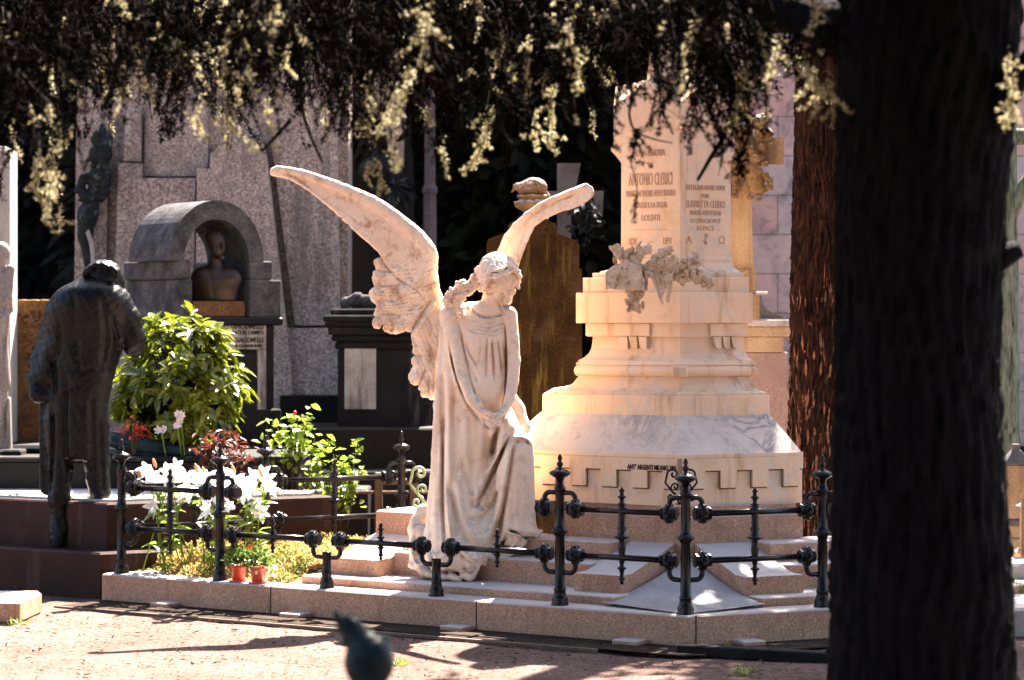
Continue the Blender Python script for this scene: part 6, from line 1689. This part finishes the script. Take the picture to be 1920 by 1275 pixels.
# ------------------------------------------------------------------ trees
def bark_trunk(path, radii, name, mat, parent, n=72, rows=160, amp=.03, seed=0, ridge=18, flakes=0):
    rn = np.random.default_rng(seed); path = smooth_curve(path, 8); radii = np.interp(np.linspace(0, 1, len(path)), np.linspace(0, 1, len(radii)), radii)
    t = np.linspace(0, len(path) - 1, rows); i = np.minimum(t.astype(int), len(path) - 2); f = (t - i)[:, None]
    c = path[i] * (1 - f) + path[i + 1] * f; r = np.interp(t, np.arange(len(path)), radii)
    tg = np.gradient(c, axis=0); tg /= np.linalg.norm(tg, axis=1, keepdims=True)
    up = np.array([0, 1., 0]); s1 = np.cross(tg, up); s1 /= np.linalg.norm(s1, axis=1, keepdims=True); s2 = np.cross(tg, s1)
    a = np.linspace(0, 2 * np.pi, n, endpoint=False)[None]; L = np.linspace(0, 1, rows)[:, None] * np.linalg.norm(np.diff(path, axis=0), axis=1).sum()
    ph = rn.uniform(0, 6.28, 12)
    w = a + .10 * np.sin(L * 3 + ph[0]) + .05 * np.sin(L * 9 + a * 3 + ph[1])
    d = .55 * np.abs(np.sin(w * ridge / 2 + ph[2])) + .3 * np.abs(np.sin(w * ridge * .9 + 1.5 * np.sin(L * 7 + a * 4) + ph[3])) + .25 * np.sin(w * 3 + L * 1.3 + ph[4]) + .3 * rn.random((rows, n)) * (np.sin(L * 20 + a * 9) > .2)
    R = r[:, None] + amp * (d - .4)
    V = c[:, None] + (s1[:, None] * np.cos(a)[..., None] + s2[:, None] * np.sin(a)[..., None]) * R[..., None]
    ii, jj = np.meshgrid(np.arange(rows - 1), np.arange(n), indexing='ij'); ii, jj = ii.ravel(), jj.ravel(); j2 = (jj + 1) % n
    Q = np.stack([ii * n + jj, (ii + 1) * n + jj, (ii + 1) * n + j2, ii * n + j2], 1)
    return np_mesh(name, V.reshape(-1, 3), quads=Q, mat=mat, parent=parent, smooth=True), V

def needle_tufts(name, pts, size, mat, parent, per=9, seed=0, wid=.11):
    rn = np.random.default_rng(seed); pts = np.asarray(pts); n = len(pts); size = np.broadcast_to(size, n)
    d = rand_unit(n * per, rn); base = np.repeat(pts, per, 0); L = np.repeat(size, per)[:, None] * rn.uniform(.7, 1.1, (n * per, 1))
    s = np.cross(d, rand_unit(n * per, rn)); s /= np.maximum(np.linalg.norm(s, axis=1, keepdims=True), 1e-6)
    V = np.stack([base - s * L * wid, base + s * L * wid, base + d * L + s * L * wid * .5, base + d * L - s * L * wid * .5], 1)
    b = (np.arange(n * per) * 4)[:, None]
    return np_mesh(name, V.reshape(-1, 3), quads=b + np.array([[0, 1, 2, 3]]), mat=mat, parent=parent)

def sky_block_canopy(root):
    """unseen leaf layer added over and behind the viewer to block sky light"""
    rn = np.random.default_rng(77); n = 9000
    pos = np.stack([rn.uniform(-11, 11, n), rn.uniform(-6, 10.2, n), rn.uniform(5.2, 9.5, n)], 1)
    pos[:, 2] += .25 * np.maximum(pos[:, 1] - 6, 0)
    leaf_cloud("sky_block_leaves", pos, rand_unit(n, rn) + [0, 0, -.3], rand_unit(n, rn), rn.uniform(.35, .7, n), rn.uniform(.22, .4, n), M_needles_dark, root)

def cedar():
    Y = 8.9
    root = empty("cedar_tree", (X(1735, Y), Y, 0), "huge near-black cedar trunk at right whose drooping branches hang across the top", "tree")
    tr = [P(1730, 1500, Y), P(1733, 1250, Y), P(1730, 1000, Y), P(1722, 700, Y), P(1722, 400, Y), P(1738, 100, Y), P(1742, -200, Y), P(1735, -700, Y), P(1730, -1300, Y)]
    tr = [np.array(p) for p in tr]; tr[0][2] = -.1
    bark_trunk(tr, [.36, .305, .290, .268, .275, .295, .29, .27, .25], "trunk", M_bark_dark, root, amp=.035, seed=3, rows=220, n=96, ridge=30)
    m = MB()
    m.tube([P(1830, 500, Y), P(1880, 480, Y - .02), P(1912, 466, Y - .02)], [.07, .045, .03], 10); m.build("branch_stub", M_bark_dark, root)
    m = MB()
    def limb(pts, rr): m.tube([Vector(p) for p in smooth_curve([tuple(P(x, y, yy)) for x, y, yy in pts], 6)], list(np.interp(np.linspace(0, 1, 6 * (len(pts) - 1) + 1), np.linspace(0, 1, len(rr)), rr)), 12)
    limb([(1700, 60, 8.9), (1600, 55, 9.0), (1500, 25, 9.2), (1400, -15, 9.4), (1300, -40, 9.6), (1000, -80, 9.8), (600, -100, 10), (200, -80, 10), (-200, -40, 10)], [.14, .11, .08, .06, .05, .045, .04, .03, .02])
    limb([(1700, -200, 8.9), (1400, -220, 8.4), (900, -260, 8.0), (300, -240, 7.8), (-300, -200, 7.8)], [.14, .10, .07, .05, .02])
    limb([(1720, -120, 9.1), (1500, -160, 10.2), (1100, -170, 11), (600, -150, 11.4), (0, -120, 11.6)], [.12, .09, .06, .05, .02])
    limb([(1800, 330, 8.8), (1900, 150, 8.7), (2000, 60, 8.6)], [.08, .05, .03])
    limb([(1290, -20, 9.5), (1330, 60, 9.5), (1362, 130, 9.5), (1375, 180, 9.5), (1362, 245, 9.5), (1330, 300, 9.5), (1308, 338, 9.5)], [.024, .022, .020, .017, .011, .008, .006])
    limb([(1390, 0, 9.3), (1410, 80, 9.3), (1395, 140, 9.3), (1404, 200, 9.3)], [.013, .010, .008, .005])
    limb([(700, -40, 9.6), (770, 60, 9.6), (730, 180, 9.6), (690, 280, 9.6)], [.012, .008, .005, .003])
    limb([(530, -40, 9.2), (560, 120, 9.2), (570, 220, 9.2), (605, 305, 9.2)], [.012, .009, .006, .004])
    limb([(545, 225, 9.2), (515, 258, 9.2), (490, 285, 9.2)], [.008, .006, .004])
    limb([(1210, -20, 9.4), (1225, 80, 9.4), (1236, 160, 9.4), (1240, 200, 9.4), (1262, 252, 9.4)], [.010, .007, .005, .004, .003]); limb([(1238, 155, 9.4), (1270, 178, 9.4), (1310, 186, 9.4)], [.006, .004, .002])
    limb([(1185, 180, 9.2), (1180, 215, 9.2), (1192, 246, 9.2), (1230, 262, 9.2), (1262, 268, 9.2)], [.004, .005, .004, .003, .0015])
    m.build("limbs", M_bark_dark, root)
    # drooping sprays
    rn = np.random.default_rng(17)
    bx = [-80, 0, 60, 80, 100, 130, 180, 250, 330, 400, 440, 480, 520, 560, 600, 650, 700, 745, 800, 850, 900, 940, 1000, 1030, 1065, 1100, 1150, 1180, 1200, 1240, 1290, 1330, 1360, 1400, 1450, 1500, 1545, 1590]
    by = [300, 300, 440, 455, 400, 300, 245, 262, 300, 290, 290, 225, 215, 270, 275, 300, 345, 290, 330, 280, 300, 320, 330, 290, 260, 215, 180, 210, 170, 130, 220, 250, 240, 250, 190, 180, 210, 120]
    pts = []; szs = []; mt = MB()
    pts2 = []; szs2 = []
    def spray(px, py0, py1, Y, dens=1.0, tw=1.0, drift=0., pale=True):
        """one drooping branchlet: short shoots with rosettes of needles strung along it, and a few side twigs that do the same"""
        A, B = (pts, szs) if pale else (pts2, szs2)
        n = max(4, int((py1 - py0) / 12)); x = px; ys = np.linspace(py0, py1, n); cur = []; vx = rn.normal(0, 1.5)
        for k, y in enumerate(ys):
            vx = vx * .88 + rn.normal(0, 2.5) + drift; x += vx; cur.append(P(x, y + rn.normal(0, 1.5), Y + .03 * math.sin(k * .7 + px)))
        mt.tube(cur, list(np.linspace(.0042, .0014, n)), 4)
        gap0 = rn.uniform(0, 6.28)
        def rosettes(p, q, lean):
            L = (q - p).length
            for s_ in np.arange(0, L, .0105):
                if math.sin(gap0 + p.z * 19 + s_ * 9) < -.55: continue
                c_ = p.lerp(q, s_ / L)
                for _ in range(int(round(1.6 * dens))):
                    A.append(tuple(c_ + Vector(tuple(rn.normal(0, .0055, 3))))); B.append(rn.uniform(.006, .0105))
        for k in range(n - 1):
            rosettes(cur[k], cur[k + 1], 0)
            if rn.random() < .5:
                a = rn.uniform(0, 6.28); ln = rn.uniform(.02, .085) * tw * (1.2 - k / n * .6); d = Vector((math.cos(a), math.sin(a) * .6, rn.uniform(-1.0, .15))).normalized(); q = cur[k]
                e = q + d * ln + Vector((0, 0, -.15 * ln))
                mt.tube([q, q + d * ln * .5, e], [.0018, .0014, .001], 3); rosettes(q, e, 1)
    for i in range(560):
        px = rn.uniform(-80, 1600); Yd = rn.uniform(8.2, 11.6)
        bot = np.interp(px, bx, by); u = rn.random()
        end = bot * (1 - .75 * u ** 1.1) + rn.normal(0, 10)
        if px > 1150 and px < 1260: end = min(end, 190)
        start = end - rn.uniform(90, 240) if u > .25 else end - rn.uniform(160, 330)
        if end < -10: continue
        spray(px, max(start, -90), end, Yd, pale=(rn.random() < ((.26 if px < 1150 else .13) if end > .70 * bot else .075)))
    for i in range(1100):   # near-black sprays painting in the shade higher up and further out
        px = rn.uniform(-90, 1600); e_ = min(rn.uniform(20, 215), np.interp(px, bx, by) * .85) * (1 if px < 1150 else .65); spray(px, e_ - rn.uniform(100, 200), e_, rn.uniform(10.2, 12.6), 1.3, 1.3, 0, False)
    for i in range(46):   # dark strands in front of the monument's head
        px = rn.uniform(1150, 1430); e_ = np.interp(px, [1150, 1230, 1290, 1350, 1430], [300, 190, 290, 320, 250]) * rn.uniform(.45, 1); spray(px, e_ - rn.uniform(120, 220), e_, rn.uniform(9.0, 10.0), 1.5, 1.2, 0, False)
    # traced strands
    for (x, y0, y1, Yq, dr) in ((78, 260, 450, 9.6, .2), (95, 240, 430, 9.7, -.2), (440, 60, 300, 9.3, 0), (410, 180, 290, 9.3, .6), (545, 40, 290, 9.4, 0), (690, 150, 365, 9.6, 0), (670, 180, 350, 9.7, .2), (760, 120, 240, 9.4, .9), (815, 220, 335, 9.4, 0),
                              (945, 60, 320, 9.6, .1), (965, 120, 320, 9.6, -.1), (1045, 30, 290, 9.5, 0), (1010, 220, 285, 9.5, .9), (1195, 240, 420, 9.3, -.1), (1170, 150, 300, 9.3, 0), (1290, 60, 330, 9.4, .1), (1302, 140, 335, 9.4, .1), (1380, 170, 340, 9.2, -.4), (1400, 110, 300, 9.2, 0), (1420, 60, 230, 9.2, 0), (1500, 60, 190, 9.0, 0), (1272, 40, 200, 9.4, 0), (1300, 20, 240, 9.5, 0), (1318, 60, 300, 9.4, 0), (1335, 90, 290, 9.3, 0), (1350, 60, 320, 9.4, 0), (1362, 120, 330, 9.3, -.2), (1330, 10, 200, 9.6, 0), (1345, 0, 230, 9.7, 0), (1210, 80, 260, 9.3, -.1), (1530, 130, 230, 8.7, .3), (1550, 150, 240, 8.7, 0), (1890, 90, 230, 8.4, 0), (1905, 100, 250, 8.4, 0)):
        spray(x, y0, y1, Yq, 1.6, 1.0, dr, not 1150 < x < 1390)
    mt.build("twigs", M_twig, root)
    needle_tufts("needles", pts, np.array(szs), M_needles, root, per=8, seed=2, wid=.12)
    needle_tufts("shaded_needles", pts2, np.array(szs2) * 1.15, M_needles_shaded, root, per=7, seed=12, wid=.15)
    # crown overhead, out of the picture: casts the shade on the hanging sprays
    n = 13000; c = np.stack([rn.uniform(-5, 5, n), rn.uniform(6.5, 13.2, n), rn.uniform(0, 1, n)], 1)
    zmin = CAMZ + 655 * c[:, 1] / FPX + .02
    c[:, 2] = np.maximum(zmin, 2.9) + c[:, 2] ** 1.5 * 2.2
    cl = np.sin(c[:, 0] * 2.1 + 1) * np.sin(c[:, 1] * 1.7 + c[:, 0]) + .5 * np.sin(c[:, 0] * 5 + c[:, 1] * 4)
    c = c[(cl > 1.15) | (c[:, 1] < 7.5)]
    needle_tufts("crown", c, rn.uniform(.10, .18, len(c)), M_needles_dark, root, per=7, seed=5, wid=.16)
    sky_block_canopy(root)
cedar()

def red_tree():
    Y = 16.3
    root = empty("red_barked_tree", (X(1528, Y), Y, 0), "reddish stringy-barked conifer trunk standing between the monument and the big dark trunk", "tree")
    pth = [np.array(P(1527, 1130, Y)), np.array(P(1527, 900, Y)), np.array(P(1530, 700, Y)), np.array(P(1534, 400, Y)), np.array(P(1536, 100, Y)), np.array(P(1538, -300, Y)), np.array(P(1538, -900, Y)), np.array([2.3, Y, 17.])]
    pth[0][2] = -.1
    o, V = bark_trunk(pth, [.19, .168, .160, .148, .145, .14, .13, .06], "trunk", M_bark_red, root, n=110, rows=520, amp=.026, seed=8, ridge=34)
    # loose bark strips standing off the trunk
    rn = np.random.default_rng(19); n = 900; i = (4 + 190 * rn.random(n) ** 1.8).astype(int); j = rn.integers(0, 110, n); p = V[i, j]; cen = V[i].mean(1); out = p - cen; out /= np.linalg.norm(out, axis=1, keepdims=True)
    d = out * .16 + np.array([0, 0, 1.]) * np.where(rn.random(n) < .5, 1, -1)[:, None] + rn.normal(0, .08, (n, 3))
    L = rn.uniform(.03, .2, n) * rn.uniform(.5, 1, n); leaf_cloud("bark_strips", p + out * .002, d, out, L, rn.uniform(.004, .02, n), M_flake, root, fold=.1)
    cr = np.concatenate([np.stack([rn.normal(0, .6, 2600) + 3.7, rn.normal(0, .7, 2600) + Y + .9, rn.uniform(5.0, 7.4, 2600)], 1), np.stack([rn.normal(0, 1.2, 5000) + 2.6, rn.normal(0, 1.2, 5000) + Y, rn.uniform(16.5, 20, 5000)], 1)])
    MB().tube([P(1536, 100, Y), (2.6, Y + .5, 4.9), (3.5, Y + .9, 6.2)], [.09, .06, .03], 8).build('limb', M_bark_red, root)
    needle_tufts("crown", cr, rn.uniform(.08, .16, len(cr)), M_needles_dark, root, per=7, seed=7, wid=.18)
red_tree()

def back_trees():
    rn = np.random.default_rng(23)
    spots = [(-4.6, 26.5, 7.5, 1.9), (-1.2, 27.5, 9, 2.1), (1.0, 26.0, 8.5, 1.8), (3.4, 28.2, 8, 2.0), (-8.2, 27.5, 8, 2.2), (-2.9, 24.2, 7, 1.3), (6.6, 28.0, 8, 2.1), (0.1, 23.4, 6.5, 1.1)]
    labs = ["dark evergreen behind the left end of the granite monument", "tall dark evergreen in the gap left of the mossy headstone", "tall dark evergreen behind the angel's right wing and grey cross",
            "dark evergreen rising behind the mausoleum roof, left part", "dark evergreen at the far left behind the pale pillar", "narrow dark evergreen behind the gabled granite monument", "dark evergreen behind the mausoleum, farthest right", "narrow dark evergreen close behind the mossy headstone"]
    for (x, y, h, r), lab in zip(spots, labs):
        root = empty("evergreen_tree", (x, y, 0), lab, "tree", "dark evergreens closing the background")
        MB().tube([(x, y, -.05), (x + .05, y, h * .5), (x, y, h * .9)], [.2, .13, .04], 8).build("trunk", M_bark_dark, root)
        n = 5200; zz = rn.uniform(.03, 1, n); a = rn.uniform(0, 6.283, n); rad = r * (1 - zz ** 2.2) ** .5 * np.sqrt(rn.uniform(.15, 1, n)) * (1 + .15 * np.sin(a * 5 + zz * 20))
        pos = np.stack([x + np.cos(a) * rad, y + np.sin(a) * rad, zz * h], 1)
        d = np.stack([np.cos(a), np.sin(a), rn.uniform(-.6, .3, n)], 1) + rn.normal(0, .3, (n, 3))
        leaf_cloud("crown", pos, d, rand_unit(n, rn), rn.uniform(.18, .36, n), rn.uniform(.08, .16, n), M_needles_dark, root, droop=.2)
back_trees()

def added_rear_grove():
    """unseen trees added behind the viewer to hold back sky light"""
    rn = np.random.default_rng(29)
    for k, (x, y, h, r) in enumerate(((-5.5, -3, 9, 2.6), (0.5, -5, 10, 3.0), (5.5, -2, 9, 2.6))):
        root = empty("evergreen_tree", (x, y, 0), None, None)
        root["label"] = ("unseen dark evergreen added behind the viewer, left", "unseen dark evergreen added behind the viewer, middle", "unseen dark evergreen added behind the viewer, right")[k]; root["category"] = "tree"; root["group"] = "unseen evergreens added behind the viewer"
        MB().tube([(x, y, -.05), (x, y, h * .9)], [.25, .05], 8).build("trunk", M_bark_dark, root)
        n = 2600; zz = rn.uniform(.12, 1, n); a = rn.uniform(0, 6.283, n); rad = r * (1 - zz ** 2.2) ** .5 * np.sqrt(rn.uniform(.3, 1, n))
        pos = np.stack([x + np.cos(a) * rad, y + np.sin(a) * rad, zz * h], 1)
        leaf_cloud("crown", pos, rand_unit(n, rn), rand_unit(n, rn), rn.uniform(.35, .6, n), rn.uniform(.2, .35, n), M_needles_dark, root)

added_rear_grove()
build_angel(M_statue, M_wing)
